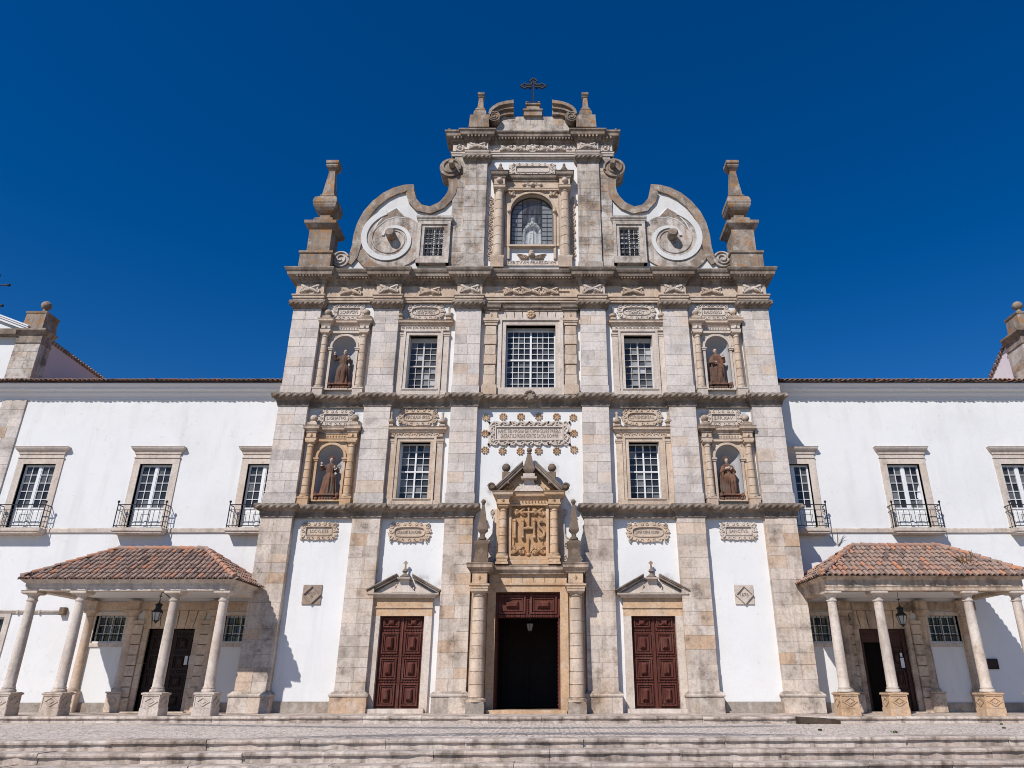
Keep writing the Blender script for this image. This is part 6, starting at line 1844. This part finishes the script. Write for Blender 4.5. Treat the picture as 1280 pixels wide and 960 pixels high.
f5 = figure('statue', 'white veiled statue in a wide mantle behind leaded glass, topmost niche', (0, 1.12, 22.14), 2.34,
            [((-0.19, 0, 1.40), (-0.26, -0.14, 1.14), (-0.03, -0.25, 1.30), (0.15, -0.25, 1), 0.1), ((0.19, 0, 1.40), (0.26, -0.14, 1.14), (0.03, -0.25, 1.30), (-0.15, -0.25, 1), 0.1)], cloak=(0.44, 0.04, 1.48), mat='marble', skin='marble', veil=True, seed=21, group=NG)
for f, n in ((f1, 26), (f2, 30)):
    mb = MB()
    for i in range(n):
        a = PI * (-0.05 + 1.10 * i / (n - 1)); L = 0.34 if i % 2 else 0.26
        mb.tube([(0.14 * math.cos(a), 0.06, 1.72 + 0.15 * math.sin(a)), (L * math.cos(a), 0.07, 1.72 + L * math.sin(a))], [0.010, 0.004], 4)
    mb.build('halo', 'statue', f)
mb = MB(); mb.ball((0.27, -0.28, 1.36), 0.045, 10, 8); mb.build('held_orb', 'skin', f3)
mb = MB(); mb.box(-0.30, -0.08, -0.31, -0.25, 1.0, 1.03); mb.box(-0.28, -0.08, -0.30, -0.26, 1.03, 1.12); mb.build('held_book', 'statue', f4)

# ================================================================== lanterns
def lantern(label, loc, kind):
    L = thing('lantern', label, 'lantern', loc)
    mb = MB(); n = 6
    def ring(r, z): return [(r * math.cos(2 * PI * i / n + PI / 6), r * math.sin(2 * PI * i / n + PI / 6), z) for i in range(n)]
    a, b = ring(0.12, 0.12), ring(0.22, 0.50)
    for i in range(n):
        mb.tube([a[i], b[i]], 0.016, 5); mb.tube([a[i], a[(i + 1) % n]], 0.018, 5); mb.tube([b[i], b[(i + 1) % n]], 0.022, 5)
    mb.lathe([(0.02, 0), (0.05, 0.05), (0.12, 0.12)], 0, 0, 0, 6)
    mb.lathe([(0.27, 0.50), (0.25, 0.54), (0.14, 0.64), (0.14, 0.78), (0.19, 0.81), (0.17, 0.84), (0.05, 0.90), (0.02, 0.93)], 0, 0, 0, 6, smooth=False)
    for i in (0, 2, 4):
        c = ring(0.09, 0.86)[i]; mb.tube([c, (0, 0, 1.08)], 0.009, 4)
    mb.tube([(0, 0, 0.9), (0, 0, 1.22)], 0.012, 5); mb.lathe([(0.02, 1.18), (0.09, 1.20), (0.02, 1.24)], 0, 0, 0, 10)
    mb.build('lantern_frame', 'iron', L)
    mb = MB()
    for i in range(n):
        j = (i + 1) % n; mb.add([a[i], a[j], b[j], b[i]], [(0, 1, 2, 3)])
    mb.build('lantern_glass', 'lampglass', L)
    mb = MB()
    if kind == 'arm':
        mb.tube([(0, 0, 1.20), (0.02, 0, 1.36), (0.1, -0.05, 1.40), (1.12, -1.1, 0.92)], [0.016, 0.02, 0.022, 0.026], 6)
        mb.build('bracket', 'iron', L)
    elif kind == 'chain':
        mb.tube([(0, 0, 1.22), (0, 0, 1.62)], 0.012, 5); mb.build('chain', 'iron', L)
    L.scale = (0.88, 0.88, 0.88)
    return L
lantern('iron lantern on a slanting bracket in the left porch', (-14.86, -1.22, 3.30), 'arm')
lantern('iron lantern hung from the ceiling of the right porch', (15.05, -1.2, 3.17), 'chain')
l3 = lantern('small dark lantern hanging in the open main doorway', (0.06, 1.6, 3.12), 'none'); l3.scale = (0.8, 0.8, 0.8)
mb = MB(); mb.tube([(0, 0, 1.2), (0, 0, 2.2)], 0.012, 5); mb.build('chain', 'iron', l3)

# ================================================================== small things
mb = MB(); mb.box(-14.78, -14.52, EY + 0.14, EY + 0.155, 1.84, 2.20); tag(mb.build('paper_notice', 'papersheet'), 'white paper sheet pinned to the dark door in the left porch', 'notice')
mb = MB(); mb.box(15.95, 16.10, EY + 0.035, EY + 0.048, 1.72, 2.12); mb.box(15.97, 16.06, EY + 0.034, EY + 0.048, 2.16, 2.32); tag(mb.build('door_sign', 'papersheet'), 'small white sign on the door frame in the right porch', 'sign')
mb = MB(); frame(mb, 19.58, 20.06, 1.66, 2.08, 0.03, EY - 0.05, EY + 0.01); mb.box(19.61, 20.03, EY - 0.035, EY + 0.005, 1.69, 2.05); tag(mb.build('wall_plaque', 'darkwood'), 'dark square plaque on the shaded wall right of the right porch', 'plaque')
cd = thing('conduit', 'dark cable pipe with a box along the wall left of the left porch', 'pipe', (-21.9, EY, 4.02))
mb = MB(); mb.tube([(-2.6, -0.06, 0.02), (1.5, -0.06, 0.0)], 0.035, 6); mb.tube([(-2.6, -0.05, -0.07), (1.5, -0.05, -0.06)], 0.018, 5)
for i in range(5): mb.box(-2.4 + 0.95 * i, -2.33 + 0.95 * i, -0.10, 0.01, -0.10, 0.06)
mb.build('pipe', 'porchstone', cd)
mb = MB(); mb.cham(1.42, 1.66, -0.22, 0.0, -0.16, 0.16, 0.02); mb.build('junction_box', 'obelisk', cd)
mb = MB(); mb.prism([(9.62, -0.25), (11.12, -0.25), (11.12, -0.12), (10.6, -0.05), (9.62, 0.0)], -3.60, -3.35, 0.1); tag(mb.build('step_end_shade', 'endshade'), 'dark wedge for the shaded end face at the right end of the church step', 'slab')  # added wedge, its dark colour painted as shade on the step's end face
def weed(label, loc, n, h, mat='weed', spread=0.12):
    mb = MB()
    for i in range(n):
        a = rnd.uniform(0, 6.28); r0 = rnd.uniform(0, spread); hh = h * rnd.uniform(0.5, 1.0); b = rnd.uniform(0.02, 0.12) * h / 0.15
        x, y = r0 * math.cos(a), r0 * math.sin(a); wv = 0.014
        p0, p1, p2 = Vector((x, y, 0)), Vector((x + b * math.cos(a) * 0.5, y + b * math.sin(a) * 0.5, hh * 0.7)), Vector((x + b * math.cos(a), y + b * math.sin(a), hh))
        sd = Vector((-math.sin(a), math.cos(a), 0)) * wv
        mb.add([p0 - sd, p0 + sd, p1 + sd, p1 - sd, p2], [(0, 1, 2, 3), (3, 2, 4)])
    return tag(mb.build('weed', mat, None, loc), label, 'weed', 'weeds between the stones')
weed('green weed tuft at the foot of the dark shade wedge', (9.9, -3.78, -0.24), 20, 0.07)
weed('green weed tuft on the terrace, nearest of three before the dark shade wedge', (9.0, -7.6, -0.25), 20, 0.07)
weed('green weed tuft at the step edge before the right porch', (10.8, -8.6, -0.26), 20, 0.07)
weed('flat green weed on cobbles before the right porch columns', (15.2, -6.4, -0.25), 24, 0.06, spread=0.05)
weed('tiny green weed between cobbles far right, behind the flat one', (16.4, -4.2, -0.24), 14, 0.07)
weed('dry brown stalks growing on the right porch roof near its eave', (17.6, -2.05, 5.5), 30, 0.55, 'dry', 0.25)
weed('dry brown stalks growing along the right porch roof hip', (18.35, -1.5, 5.55), 16, 0.6, 'dry', 0.2)
weed('dry brown stalks on the white wall above the right porch', (14.0, 1.46, 6.9), 12, 0.75, 'dry', 0.06)
